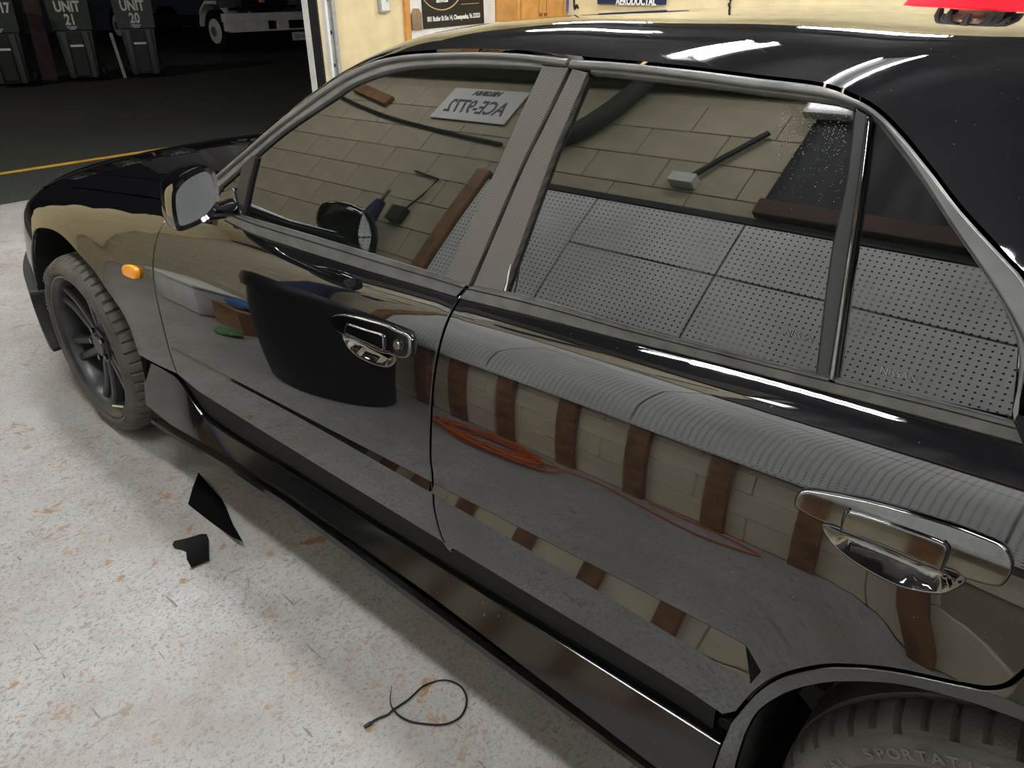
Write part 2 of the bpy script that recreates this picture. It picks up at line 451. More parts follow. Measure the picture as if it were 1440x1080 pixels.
RINGS = np.array([(r*math.cos(a), r*math.sin(a)) for r in (.007,) for a in np.linspace(0, 2*math.pi, 8, endpoint=False)]+[(0, 0)])
def handle(door, outline_top, cup, grip, groove_a, groove_b, lock, off=.0):
    tp = SX(spl(outline_top, 3, True), -.010); cp = SX(spl(cup, 3, True), -.003); gr = SX(spl(grip, 3, True), -.013)
    panel('handle_bezel', tp, S3(-.010), M['chrome'], door, OUT, h=.012, thick=.014, cham=.004, hedge=.005)
    cpd = densify(cp, .008)
    def bowl(x, z):
        i_, d_, _ = grid_inside_at(cpd, np.array([[x, z]])+RINGS); d_ = float(np.where(i_, d_, -d_).mean())
        i0, d0, _ = grid_inside_at(cpd, np.array([[x, z]])); d0 = float(d0[0]) if i0[0] else 0.0
        t_ = max(0.0, min(1.0, min(d0*1.6, d_+.003)/.020)); return np.array([x, side(x, z)-.003+.024*t_*t_*(3-2*t_), z])
    panel('handle_recess', cp, bowl, M['chrome'], door, OUT, h=.008, thick=.004, cham=.0012, hedge=.005)
    panel('handle_grip', gr, S3(-.0145), M['chrome'], door, OUT, h=.010, thick=.012, cham=.0035, hedge=.005)
    for g in (groove_a, groove_b):
        p = [hit(a, b, side, -.0135) for a, b in g]
        MB().tube([tuple(q) for q in spl(p, 4)], .0012, 6).build('handle_seam', M['shell'], door, True)
    if lock:
        p = hit(*lock, side, -.010)
        MB().cyl(p, p+np.array([0, -.003, .0006]), .0115, .0105, 20).build('key_ring', M['chrome'], door, True)
        tag(MB().cyl(p, p+np.array([0, -.005, .001]), .0075, .0068, 20).build('key_cylinder', mat('brushed_steel_key_lock', (.75, .72, .66), .22, 1.0), door, True), 'bright steel key lock')
    return cp
# front handle (pixel outlines)
HF = lambda L: [(430+a/7.58, 410+b/7.58) for a, b in L]
HR = lambda L: [(1100+a/4.235, 660+b/4.235) for a, b in L]
cup_f = HF([(385, 470), (450, 465), (620, 555), (780, 640), (880, 660), (955, 700), (905, 780), (835, 800), (700, 768), (560, 700), (470, 625), (425, 560)])
cup_r = HR([(235, 330), (300, 340), (430, 390), (640, 470), (850, 560), (1000, 600), (1090, 655), (1000, 722), (900, 738), (700, 698), (500, 598), (350, 495), (270, 405)])

# --- front door
fd_poly = DBF + list(reversed(GB)) + list(reversed(top_edge(x_gf_top+.02, x_gb_top-.01, 30))) + GF
front_door = panel('front_door', fd_poly, S3(0), M['paint'], car, OUT, h=.028, gap=.0022, holes=[inset(SX(spl(cup_f, 3, True), -.003), .002)], hedge=.014)
handle(front_door, HF([(258, 330), (275, 262), (320, 238), (420, 243), (600, 282), (850, 352), (955, 402), (1070, 450), (1108, 505), (1112, 600), (1092, 680), (1050, 715), (960, 705), (880, 655), (780, 635), (620, 550), (450, 462), (385, 470), (290, 402)]),
       cup_f, HF([(430, 350), (470, 345), (640, 400), (820, 455), (835, 520), (830, 630), (760, 600), (600, 530), (440, 455), (420, 420)]),
       HF([(440, 340), (425, 390), (418, 468)]), HF([(822, 455), (836, 520), (828, 632)]), HF([(985, 572)])[0])
# --- rear door
rd_poly = DBR + AG[1:] + rear_edge[1:] + top_edge(x_gb_top+.005, xr_top, 30)[::-1][1:] + GB
rear_door = panel('rear_door', rd_poly, S3(0), M['paint'], car, OUT, h=.028, gap=.0022, holes=[inset(SX(spl(cup_r, 3, True), -.003), .002)], hedge=.014)
handle(rear_door, HR([(68, 200), (85, 148), (140, 126), (300, 148), (600, 212), (1000, 330), (1200, 405), (1310, 455), (1362, 520), (1375, 600), (1325, 688), (1260, 705), (1090, 658), (1000, 600), (850, 555), (640, 465), (430, 385), (300, 335), (230, 320), (80, 240)]),
       cup_r, HR([(345, 330), (360, 265), (400, 245), (560, 290), (800, 370), (960, 432), (992, 480), (970, 560), (945, 600), (850, 560), (640, 470), (430, 392), (350, 360)]),
       HR([(395, 240), (372, 290), (348, 365)]), HR([(962, 434), (992, 478), (972, 550), (945, 602)]), None)

# --- upper trim of the doors
def ribs(name, lo, up, parent, n=50):
    L = resample([hit(a, b, side, -.001) for a, b in spl(lo, 3)], n); U = resample([hit(a, b, green, -.004) for a, b in spl(up, 3)], n)
    d = np.array([0, -.8, .6])*.004
    R_ = [L+np.array([0, .01, -.004]), L, L*.97+U*.03+d, L*.42+U*.58+d*1.3, L*.40+U*.60+d*.3, L*.36+U*.64+d*.3, L*.33+U*.67+d*1.5, L*.16+U*.84+d*1.6, L*.14+U*.86+d*.6, L*.03+U*.97+d*.8, U, U+np.array([0, .012, -.004])]
    return loft(name, R_, M['trim'], parent, n, angle=25)
ribs('belt_moulding', [(314, 308), (345, 324), (378, 337), (455, 362), (533, 386), (600, 405), (643, 418)], [(324, 297), (350, 306), (417, 325), (494, 348), (588, 377), (625, 388), (662, 400)], front_door)
ribs('belt_moulding', [(648, 420), (700, 433), (780, 453), (880, 479), (997, 508), (1152, 549), (1308, 590), (1438, 625)], [(668, 401), (728, 414), (800, 433), (880, 457), (1036, 498), (1148, 525), (1308, 562), (1424, 592)], rear_door)

fr_out = [(288, 261), (318, 236), (346.7, 211), (400, 165), (466.7, 116), (500, 97.5), (533, 83.5), (566, 76.5), (600, 73.2), (666.7, 71), (733, 73), (804, 80)]
fr_mid = [(291, 266), (321, 241), (349, 217), (400, 175), (466.7, 126), (500, 106.5), (533, 92), (566, 84), (600, 81), (666.7, 79), (733, 82), (800, 91)]
fr_in = [(296, 274), (324, 250), (352, 225), (400, 184), (466.7, 138.5), (500, 116.5), (550, 99), (600, 92), (666.7, 90.5), (720, 92.5), (764, 95)]
rr_out = [(808, 81), (870, 85), (933, 91), (1000, 98.5), (1067, 107), (1156, 118), (1200, 133), (1236, 153), (1271, 187), (1311, 236), (1356, 294), (1418, 361), (1440, 385), (1462, 420)]
rr_mid = [(803, 92), (870, 96.5), (933, 103), (1000, 112), (1067, 121), (1156, 132), (1200, 144), (1228, 156), (1258, 190), (1297, 243), (1340, 310), (1395, 390), (1432, 452), (1450, 490)]
rr_in = [(830, 101), (870, 105), (933, 112), (1000, 119), (1067, 128), (1156, 140), (1204, 149), (1232, 170), (1265, 210), (1300, 258), (1351, 332), (1400, 408), (1428, 470), (1430, 510), (1422, 590)]
def band(name, A, B, parent, m, off, thick=.016, cham=.003):
    P = GX(spl(A, 4))+GX(spl(B, 4))[::-1]
    return panel(name, P, G3(off), m, parent, OUT, h=.03, thick=thick, cham=cham, hedge=.01)
band('gutter_moulding', fr_out, fr_mid, front_door, M['trimhi'], -.012, .02, .004)
band('weatherstrip', fr_mid[:-1]+[(766, 87)], fr_in, front_door, M['trim'], -.004, .016, .003)
band('gutter_moulding', rr_out, rr_mid, rear_door, M['trimhi'], -.012, .02, .004)
band('weatherstrip', [(833, 93)]+rr_mid[1:], rr_in[:-2]+[(1434, 510), (1427, 590)], rear_door, M['trim'], -.004, .016, .003)
# glass
panel('window_glass', GX([(358, 222)]+spl(fr_in[3:], 3)+[(627, 390), (588, 380), (494, 351), (417, 328), (338, 300)]), G3(.006), M['glass'], front_door, OUT, h=.03, thick=.004, cham=.001)
panel('vent_glass', GX([(346, 214), (330, 299), (318, 290), (306, 250)]), G3(.006), M['glass'], front_door, OUT, h=.02, thick=.004, cham=.001)
band('divider_bar', [(345, 213), (337, 255), (325, 300)], [(361, 218), (352, 255), (343, 300)], front_door, M['plastic'], -.004)
panel('window_glass', GX([(828, 102)]+spl(rr_in[1:7], 3)+[(1190, 260), (1169, 360), (1148, 528)]+[(1036, 500), (880, 459), (800, 435), (710, 413)]), G3(.006), M['glass'], rear_door, OUT, h=.03, thick=.004, cham=.001)
panel('quarter_glass', GX([(1222, 163)]+spl(rr_in[7:], 3)+[(1308, 565), (1170, 533), (1196, 360)]), G3(.006), M['glass'], rear_door, OUT, h=.03, thick=.004, cham=.001)
band('divider_bar', [(1203, 147), (1190, 260), (1169, 360), (1148, 527)], [(1229, 160), (1216, 260), (1201, 360), (1177, 534)], rear_door, M['plastic'], -.006, .018, .004)
band('divider_strip', [(1222, 158), (1209, 260), (1194, 360), (1168, 532)], [(1230, 163), (1218, 260), (1203, 360), (1178, 534)], rear_door, M['chrome'], -.012, .012, .004)
# pillar covers
band('pillar_cover', [(766, 91), (730, 170), (700, 237), (627, 389)], [(803, 94), (765, 173), (732, 240), (662, 402)], front_door, M['carbon'], -.006, .016, .002)
band('pillar_cover', [(808, 95), (769, 175), (737, 240), (667, 403)], [(829, 101), (800, 170), (777, 225), (709, 413)], rear_door, M['carbon'], -.006, .016, .002)

# --- etched marks, dried spray and chipped edges
def on_glass(txt, pa, pb, size, parent):
    A = hit(*pa, green, .005); B = hit(*pb, green, .005); c = (A+B)/2
    xd = Vector(B-A); e = 1e-2; up = Vector((0, (green(c[0], c[2]+e)-green(c[0], c[2]-e))/(2*e), 1)); xd.normalize(); up = (up-xd*up.dot(xd)).normalized()
    text_obj('etched_mark', txt, size, M['etch'], tuple(c+np.array([0, -.0006, 0])), xd, up, parent, .0001)
M['etch'] = mat('etched_grey', (.12, .12, .117), .6)
on_glass('NISSAN', (1110, 468), (1137, 476), .0105, rear_door)
on_glass('NISSAN', (1249, 523), (1278, 530), .0115, rear_door)
rnd = random.Random(11); V = []; Fc = []
for k in range(420):
    f_ = abs(rnd.gauss(0, .33)); px_ = 1192-rnd.random()**1.4*95-(f_*8); py_ = 143+f_*170+(1192-px_)*.05
    P_ = hit(px_, py_, green, .0035); r_ = rnd.uniform(.00018, .0005)
    b_ = len(V)
    V.append(P_+np.array([0, -.0004, 0])); V += [P_+np.array([r_*math.cos(a), .4*r_*math.sin(a), r_*math.sin(a)]) for a in (0, 1.257, 2.513, 3.77, 5.027)]
    Fc += [[b_, b_+1+j, b_+1+(j+1) % 5] for j in range(5)]
sp_o = mesh_obj('dried_spray', V, Fc, mat('dried_spray_specks', (.42, .43, .45), .7), rear_door); sp_o['kind'] = 'stuff'
MB().tube([tuple(hit(a, b, green, -.007)) for a, b in ((718, 372), (715, 385), (713, 398), (710, 409))], [.0008, .0016, .0012, .0018], 5).build('chipped_edge', mat('bare_chip', (.5, .5, .48), .6), rear_door)

# --- side mouldings (wedge-shaped rub strip along the doors)
def rub(x0, x1, end, parent):
    lo = XZ([(239, 489.5), (305, 524), (347, 549), (400, 580), (480, 622), (560, 665), (605, 690), (711, 751), (800, 804), (889, 857), (978, 908), (1040, 940)], side, -.007)
    cf = np.polyfit([q[0] for q in lo], [q[1] for q in lo], 3)
    up = XZ([(239, 487), (305, 520.5), (347, 543), (400, 571), (480, 612), (560, 654), (606, 680), (711, 729), (800, 778), (889, 822), (978, 871), (1042, 903)], side)
    cu = np.polyfit([q[0] for q in up], [q[1] for q in up], 2)
    n = 50; xs = np.linspace(x0, x1, n); A = []; B = []
    for k, x in enumerate(xs):
        zu = np.polyval(cu, x); zl = min(np.polyval(cf, x), zu-.006); y = side(x, zu)
        A.append((x, y-.0005, zu)); B.append((x+end*(k/(n-1))**30, y-.001-(zu-zl)*.38, zl))
    A = np.array(A); B = np.array(B)
    V = lambda y, z: np.array([0, y, z])
    loft('side_moulding', [A+V(.008, .001), A, A*.97+B*.03, A*.5+B*.5, A*.03+B*.97, B, B+V(.003, -.003), B+V(.03, -.006)], M['paint'], parent, n, angle=25, caps=True)
rub(.70, 1.703, .0, front_door)
rub(1.712, 2.315, .022, rear_door)

# --- front fender and bumper corner
arch_f = [(33.5, 347), (37, 333), (50, 323), (70, 323), (90, 335), (110, 357), (133, 383), (153, 413), (170, 437), (183, 463), (195, 500)]
AF = spl([(-.375, .43), (-.345, .54), (-.30, .615)]+SX(arch_f[2:]), 3)
arch_low = [(-.33, .20), (-.37, .30), (-.383, .37)]
fx0, fz0 = AF[0]
fen = top_edge(-1.0, x_gf_top-.005, 40) + GF + SX([(225, 516), (208, 507)]) + AF[::-1] + [(fx0-.1, fz0+.01), (-.8, .47), (-1.0, .46)]
fender = panel('front_fender', fen, S3(0), M['paint'], car, OUT, h=.03, gap=.0018, hedge=.014)
bum = [(fx0, fz0-.006), (fx0-.1, fz0+.004), (-.8, .464), (-1.0, .454), (-1.0, .20)]+arch_low
bumper = panel('front_bumper', bum, S3(-.026), M['rubber'], car, OUT, h=.04, thick=.075, gap=.001, hedge=.02)
p = hit(187, 381, side)
mk = SX(spl([(177, 373), (182, 370.5), (190, 373), (195, 377), (196.5, 385), (195, 391), (189, 390), (180, 386), (177.5, 381)], 3, True))
tag(panel('side_marker', mk, S3(-.012), M['amber'], fender, OUT, h=.01, thick=.012, cham=.003, hedge=.004), 'amber turn signal lens')

# --- rear quarter with wheel-arch flange
cr = [(WB+.355*math.cos(a), HUB_Z+.02+.355*math.sin(a)) for a in np.linspace(.9, -.25, 14)]
ll = [q for q in LL if q[0] < cr[0][0]-.01]
quarter = AGX + AG + rear_edge[1:] + top_edge(xr_top+.005, 3.68, 24) + [(3.70, .80), (3.70, .34), (3.10, .26)] + cr[::-1] + ll[::-1] + LLX[::-1]
rq = panel('rear_quarter', quarter, S3(0), M['paint'], car, OUT, h=.03, gap=.0018, hedge=.014)

# --- liners, inner shell, floor pan
def liner(edge, depth=.30):
    E_ = np.array([[x, side(x, z)+.004, z] for x, z in edge])
    return loft('arch_liner', [E_, E_+np.array([0, .02, 0]), E_+np.array([0, depth, 0])], M['shell'], car, len(edge)*2, angle=60)
l1 = liner(arch_low+AF+SX([(205, 550), (217, 586)]))
l2 = liner(LLX+ll+cr)
surf_in = lambda x, z: np.array([x, side(x, z)+.03, z])
sh1 = surf_grid('inner_shell', surf_in, np.linspace(.46, 2.28, 40), np.linspace(.27, .905, 14), M['shell'], car, OUT)
MB().box((1.35, .86, .36), (4.3, 1.0, .30)).box((1.36, .86, .36), (1.75, 1.5, .24)).build('floor_pan', M['shell'], car)

# --- black panels standing in for shade in the wells ahead of the rear tyres
for y_ in (.165, CAR_W-.165):
    MB().box((2.375, y_, .185), (.20, .29, .012), rot=Matrix.Rotation(.62, 3, 'Y')).build('well_shade_panel', M['shell'], car)
# --- side skirt
def rail(px, y, xs, dz=0.0):
    Q = [at_plane(a, b, 1, y) for a, b in px]; Q.sort(key=lambda q: q[0])
    z = np.interp(xs, [q[0] for q in Q], [q[2] for q in Q]); k = np.array([.25, .5, .25])
    z = np.convolve(np.pad(z, 1, mode='edge'), k, 'valid')
    return [(x, y, zz+dz) for x, zz in zip(xs, z)]
xs_ = np.r_[np.linspace(.42, .75, 16), np.linspace(.80, 2.300, 40)]
ridge = [(197, 503), (225, 517), (250, 532), (262, 551), (283, 587), (330, 619), (400, 660), (1009, 1045), (1040, 1065)]
facel = [(213, 575), (240, 597), (330, 648), (400, 688), (622, 846), (880, 1040), (980, 1115)]
groov = [(214, 583), (240, 603), (330, 655), (400, 698), (640, 868), (890, 1060), (975, 1125)]
flang = [(213, 590), (240, 608), (330, 661), (400, 705), (660, 897), (900, 1074), (970, 1127)]
lower = [(212, 594), (240, 613), (325, 662), (400, 713), (667, 911), (902, 1083), (965, 1130)]
r_r = rail(ridge, .026, xs_)
def shift(r, dy, dz): return [(x, y+dy, z+dz) for x, y, z in r]
fl_ = [(x, y-.008*max(0.0, (x-.9)/1.4), z) for x, y, z in rail(facel, .0, xs_)]
sk = loft('side_skirt', [shift(r_r, .05, .014), shift(r_r, .004, .002), r_r, [tuple(np.array(a)*.5+np.array(b)*.5+np.array([0, -.0012, 0])) for a, b in zip(r_r, fl_)], fl_, shift(fl_, .004, -.004), rail(groov, .026, xs_),
          shift(rail(flang, .004, xs_), .014, .002), rail(flang, .004, xs_), shift(rail(lower, .004, xs_), -.004, .006), rail(lower, .004, xs_), shift(rail(lower, .004, xs_), .12, .0)], M['skirt'], car, len(xs_), angle=20, caps=True)
xs2 = np.linspace(.72, 2.31, 40)
dbl = [(253, 530), (313, 575), (400, 624), (489, 682), (578, 733), (640, 777), (711, 813), (800, 875), (889, 930), (978, 981), (1018, 1002)]
s_t = rail([(a, b+9) for a, b in dbl], .05, xs2); s_b = rail([(a, b-7) for a, b in ridge[3:]], .05, xs2)
sill = loft('door_sill', [shift(s_t, .04, .02), shift(s_t, .004, .003), s_t, s_b, shift(s_b, .03, -.004)], M['skirt'], car, len(xs2), angle=25)

# --- roof, windscreen, back window: skin from the gutter to the centre line
gk = [(300, 252), (346.7, 207), (400, 161), (466.7, 112), (533, 80), (600, 70.5), (666.7, 68.5), (733, 70.5), (807, 78), (933, 89), (1067, 105), (1156, 116), (1200, 131), (1236, 151), (1271, 185), (1311, 234), (1356, 292), (1418, 359), (1462, 418)]
ck = [(.45, .955), (.62, 1.02), (.80, 1.10), (1.02, 1.20), (1.24, 1.275), (1.42, 1.312), (1.55, 1.325), (1.68, 1.333), (1.82, 1.338), (2.05, 1.340), (2.30, 1.333), (2.45, 1.322), (2.55, 1.308), (2.65, 1.288), (2.74, 1.26), (2.84, 1.22), (2.95, 1.165), (3.08, 1.09), (3.2, 1.02)]
gp = [hit(a, b, green, -.004) for a, b in gk]
gp.append(np.array([gp[-1][0]+.05, green(gp[-1][0]+.05, 1.0), 1.0])); ck.append((3.28, .985))
TK = np.arange(len(gp), dtype=float)
g_x, g_y, g_z = (smooth_curve(TK, [q[k] for q in gp]) for k in range(3))
c_x, c_z = (smooth_curve(TK, [q[k] for q in ck]) for k in range(2))
ROOF_EDGE = (.13, .052)
def upper(t, s):
    P0 = np.array([g_x(t), g_y(t), g_z(t)]); P3 = np.array([c_x(t), CAR_W/2, c_z(t)])
    P1 = P0+np.array([(P3[0]-P0[0])*.12, ROOF_EDGE[0], ROOF_EDGE[1]]); P2 = np.array([P0[0]+(P3[0]-P0[0])*.75, P3[1]-.36, P3[2]])
    return (1-s)**3*P0+3*(1-s)**2*s*P1+3*(1-s)*s*s*P2+s**3*P3
def both(f):
    def g(t, s):
        if s <= 1: return f(t, s)
        p = f(t, 2-s); return np.array([p[0], CAR_W-p[1], p[2]])
    return g
def upart(name, t0, t1, s0, s1, m, nt=50, ns=26):
    ss = s0+(s1-s0)*np.linspace(0, 1, ns)**1.3
    if s1 == 1: ss = np.r_[ss, 2-ss[-2::-1]]
    return surf_grid(name, both(upper), np.linspace(t0, t1, nt), ss, m, car, (0, -.2, 1) if s1 < 1 else (0, 0, 1))
upart('roof', 5.0, 12.6, 0, 1, M['paint'], 70, 40); upart('windscreen', 0, 5.0, .13, 1, M['glass'], 30, 24); upart('back_window', 12.6, 19, .42, 1, M['glass'], 30, 20)
ups = [upart('front_pillar', 0, 5.0, 0, .13, M['paint'], 40, 8), upart('back_pillar', 12.6, 19, 0, .42, M['paint'], 44, 24)]
# --- bonnet and boot lid
z_hood = smooth_curve([-1.0, -.6, -.2, .2, .6, .9], [.70, .80, .866, .912, .948, .965])
z_boot = smooth_curve([2.6, 3.0, 3.4, 3.7], [1.0, 1.0, .995, .97])
def deck(zc):
    def f(x, s):
        P0 = np.array([x, side(x, z_belt(x)-.001), z_belt(x)-.001]); P3 = np.array([x, CAR_W/2, zc(x)])
        P1 = P0+np.array([0, .075, .032]); P2 = P3-np.array([0, .38, 0])
        return (1-s)**3*P0+3*(1-s)**2*s*P1+3*(1-s)*s*s*P2+s**3*P3
    return f
ups += [surf_grid('fender_top', deck(z_hood), np.linspace(-1, .95, 50), np.linspace(0, .24, 12), M['paint'], car, (0, 0, 1)),
        ]
surf_grid('bonnet', both(deck(z_hood)), np.linspace(-1, .75, 50), np.linspace(.247, 2-.247, 47), M['paint'], car, (0, 0, 1))
surf_grid('boot_lid', both(deck(z_boot)), np.linspace(2.62, 3.7, 24), np.linspace(0, 2, 40), M['paint'], car, (0, 0, 1))
def nose(y, v):
    k = (y-CAR_W/2)/.56; e = 1-abs(k)**2.6 if abs(k) < 1 else 0
    z = .20+v*(z_belt(-1.0)-.002-.20+(z_hood(-1.0)-z_belt(-1.0))*max(0, 1-k*k)**.5)
    return np.array([-1.0-.10*max(0, e)-.05*math.sin(min(1, v)*math.pi)*max(0, e), y, z])
surf_grid('front_bumper_face', nose, np.linspace(.315, CAR_W-.315, 30), np.linspace(0, 1, 10), M['paint'], car, (-1, 0, 0))
surf_grid('tail_panel', lambda y, v: np.array([3.70+.05*math.sin(v*math.pi), y, .34+v*(z_boot(3.7)-.34-.05*abs(y-.86))]), np.linspace(.14, CAR_W-.14, 20), np.linspace(0, 1, 10), M['paint'], car, (1, 0, 0))
# cowl filler under the windscreen and dark cabin
MB().box((.75, .86, .85), (.5, 1.25, .10)).build('cowl_panel', M['shell'], car)

# --- door mirror
def mirror():
    Mp = at_plane(275, 281, 1, -.085); n = np.array([.93, -.20, .22]); n /= np.linalg.norm(n)
    def onp(a, b, o=0):
        d = ray(a, b); t = ((Mp+n*o-CAM)@n)/(d@n); return CAM+d*t
    rim_px = spl([(243, 268), (258, 250), (283, 237.5), (297, 238.5), (304, 250), (307.5, 275), (305, 292), (295, 306), (272, 319), (252, 325), (245, 315), (241, 290)], 4, True)
    gl_px = spl([(248, 270), (262, 253.5), (283, 242.5), (294, 243), (300, 253), (303, 276), (301, 289), (291, 301), (272, 312), (255, 317.5), (250, 311), (246.5, 290)], 4, True)
    Rr = np.array([onp(a, b) for a, b in rim_px]); Gg = np.array([onp(a, b, -.004) for a, b in gl_px]); c = Rr.mean(0)
    back = np.array([-1, .22, -.04])
    rings = [Gg+n*.0, Gg+n*.006, Rr+n*.004, Rr-n*.004]
    for k, (sc, dist) in enumerate([(1.04, .018), (1.04, .045), (1.0, .075), (.90, .105), (.72, .130), (.45, .146), (.12, .152)]):
        rings.append(c+(Rr-c)*sc+back*dist)
    n_ = len(rim_px); V = [p for r in rings for p in r]; Fc = []
    for i in range(len(rings)-1):
        for j in range(n_): Fc.append([i*n_+j, i*n_+(j+1) % n_, (i+1)*n_+(j+1) % n_, (i+1)*n_+j])
    me = bpy.data.meshes.new('m'); o = mesh_obj('door_mirror', V, Fc, M['paint'], car)
    bm = bmesh.new(); bm.from_mesh(o.data); bmesh.ops.recalc_face_normals(bm, faces=bm.faces); bm.to_mesh(o.data); bm.free()
    o.data.polygons.foreach_set('use_smooth', [True]*len(o.data.polygons)); sharp(o.data, 50)
    g = mesh_obj('mirror_glass', list(Gg-n*.001), [list(range(n_))], M['mirror'], o)
    if g.data.polygons[0].normal @ Vector(n) < 0: g.data.flip_normals()
    a = hit(322, 292, green, -.004); b = c+(Rr[int(n_*.62)]-c)*.75+back*.03
    b = np.array([c[0]-.03, c[1]+.02, c[2]-.035])
    MB().tube([tuple(b), tuple((a*.5+b*.5)+np.array([0, 0, -.004])), tuple(a+np.array([0, .01, 0]))], [.019, .016, .022], 12).build('mirror_stalk', M['paint'], o, True)
    sp_ = GX([(333, 262), (343, 300), (316, 303), (309, 285), (316, 268)])
    panel('mirror_sail', sp_, G3(-.010), M['paint'], o, OUT, h=.02, thick=.02, cham=.004)
    return o
dm = mirror()

# --- wheels
def tyre_mesh():
    n = 28*12; R0 = .312; W_ = .222
    prof = [(.250, .018), (.256, .005), (.266, .000), (.279, .002), (.290, .007), (.2965, .0125), (.298, .0145), (.2965, .0155), (.3015, .020), (.307, .030), (.3105, .045), (.312, .062), (.312, .066), (.303, .068), (.303, .076), (.312, .078), (.312, .106)]
    full = prof+[(r, W_-y) for r, y in prof[::-1]]
    V = []; k = len(full)
    for i in range(n):
        a = 2*math.pi*i/n; ph = i % 12
        for j, (r, y) in enumerate(full):
            jj = min(j, k-1-j)
            if 8 <= jj <= 12 and ph in (0,): r -= .008
            if 9 <= jj <= 12 and ph in (6,): r -= .007
            sh = .0 if jj < 8 else (.018*(jj-8)/8)
            V.append((r*math.cos(a+sh), y, r*math.sin(a+sh)))
    Fc = []
    for i in range(n):
        for j in range(k-1): Fc.append([i*k+j, i*k+j+1, ((i+1) % n)*k+j+1, ((i+1) % n)*k+j])
    return V, Fc
def wheel(x, y0=.006, text=True):
    V, Fc = tyre_mesh(); V = [(a+x, b+y0, c+HUB_Z) for a, b, c in V]
    t = mesh_obj('wheel', V, Fc, M['tyre'], car, smooth=True, angle=32)
    bm = bmesh.new(); bm.from_mesh(t.data); bmesh.ops.recalc_face_normals(bm, faces=bm.faces); bm.to_mesh(t.data); bm.free()
    # rim: lip, barrel
    prof = [(.254, .019), (.254, .010), (.250, .006), (.244, .007), (.241, .013), (.236, .018), (.231, .024), (.226, .05), (.221, .10), (.219, .19), (.229, .205)]
    n = 72; V = []; Fc = []; k = len(prof)
    for i in range(n):
        a = 2*math.pi*i/n
        for r, y in prof: V.append((x+r*math.cos(a), y0+y, HUB_Z+r*math.sin(a)))
    for i in range(n):
        for j in range(k-1): Fc.append([i*k+j, i*k+j+1, ((i+1) % n)*k+j+1, ((i+1) % n)*k+j])
    rm = mesh_obj('rim', V, Fc, M['rim'], t, smooth=True, angle=40)
    # twin spokes
    for s in range(6):
        b = s*math.pi/3+.35
        for sgn in (-1, 1):
            pts = []; m = MB()
            for r, da, yy in ((.045, .24, .056), (.08, .22, .054), (.13, .17, .051), (.18, .145, .046), (.228, .14, .034)):
                a = b+sgn*da; pts.append((x+r*math.cos(a), y0+yy, HUB_Z+r*math.sin(a)))
            q = [np.array(p) for p in pts]
            # rounded bar section
            for lo_, hi_ in ((0, len(q)-1),):
                ring = []
                for i, p in enumerate(q):
                    tdir = q[min(i+1, len(q)-1)]-q[max(i-1, 0)]; tdir /= np.linalg.norm(tdir); sd = np.cross(tdir, [0, 1, 0]); sd /= np.linalg.norm(sd)
                    wv = .0145; dv = np.array([0, 1, 0])
                    ring.append([m.bm.verts.new(tuple(p+sd*u*wv+dv*v)) for u, v in ((-1, .03), (-1, .006), (-.6, 0), (.6, 0), (1, .006), (1, .03))])
                for i in range(len(ring)-1):
                    for e in range(6): m.bm.faces.new((ring[i][e], ring[i][(e+1) % 6], ring[i+1][(e+1) % 6], ring[i+1][e]))
                m.bm.faces.new(ring[0]); m.bm.faces.new(ring[-1][::-1])
            m.build('spoke', M['rim'], t, True, 30)
    MB().cyl((x, y0+.048, HUB_Z), (x, y0+.11, HUB_Z), .062, .07, 32).cyl((x, y0+.040, HUB_Z), (x, y0+.05, HUB_Z), .036, .040, 32).build('hub', M['rim'], t, True)
    for s in range(5):
        m = MB(); a = s*2*math.pi/5+.6; m.cyl((x+.052*math.cos(a), y0+.038, HUB_Z+.052*math.sin(a)), (x+.052*math.cos(a), y0+.06, HUB_Z+.052*math.sin(a)), .0105, seg=6)
        m.build('lug_nut', M['chrome'], t)
    MB().cyl((x, y0+.12, HUB_Z), (x, y0+.135, HUB_Z), .165, seg=40).build('brake_disc', mat('brake_disc_steel', (.10, .095, .09), .4, .8) if not bpy.data.materials.get('brake_disc_steel') else bpy.data.materials['brake_disc_steel'], t, True)
    a = math.radians(-62)
    tag(MB().cyl((x+.222*math.cos(a), y0+.03, HUB_Z+.222*math.sin(a)), (x+.205*math.cos(a), y0-.0, HUB_Z+.205*math.sin(a)), .0042, .0038, 10).build('valve_stem', mat('pale_green_cap', (.62, .70, .42), .5) if not bpy.data.materials.get('pale_green_cap') else bpy.data.materials['pale_green_cap'], t, True), 'pale green valve cap')
    if text:
        def ring_text(txt, a0, r, size):
            bmx = bmesh.new(); step = size*.80/r
            for i, chx in enumerate(txt):
                if chx == ' ': continue
                me = text_mesh(chx, size, .0006, .0004); a = a0-i*step
                Mx = Matrix.Translation((x+r*math.cos(a), y0-.0002, HUB_Z+r*math.sin(a))) @ Matrix.Rotation(-(a-math.pi/2), 4, 'Y') @ Matrix.Rotation(math.pi/2, 4, 'X')
                me.transform(Mx); bmx.from_mesh(me); bpy.data.meshes.remove(me)
            me = bpy.data.meshes.new('sidewall_lettering'); bmx.to_mesh(me); bmx.free(); me.materials.append(M['letter']); link(bpy.data.objects.new('sidewall_lettering', me), t)
        ring_text('RADIAL', 2.86, .274, .020); ring_text('SPORTATION', 2.40, .280, .022); ring_text('SPORTATION', -.9, .272, .020)
    return t
M['tyre'] = mat('tyre_rubber', (.085, .077, .070), .6, var=.35, vscale=14, bump=.15, bscale=240)
M['letter'] = mat('tyre_lettering', (.115, .105, .096), .5)
wf = wheel(0.0); wr = wheel(WB, .026)

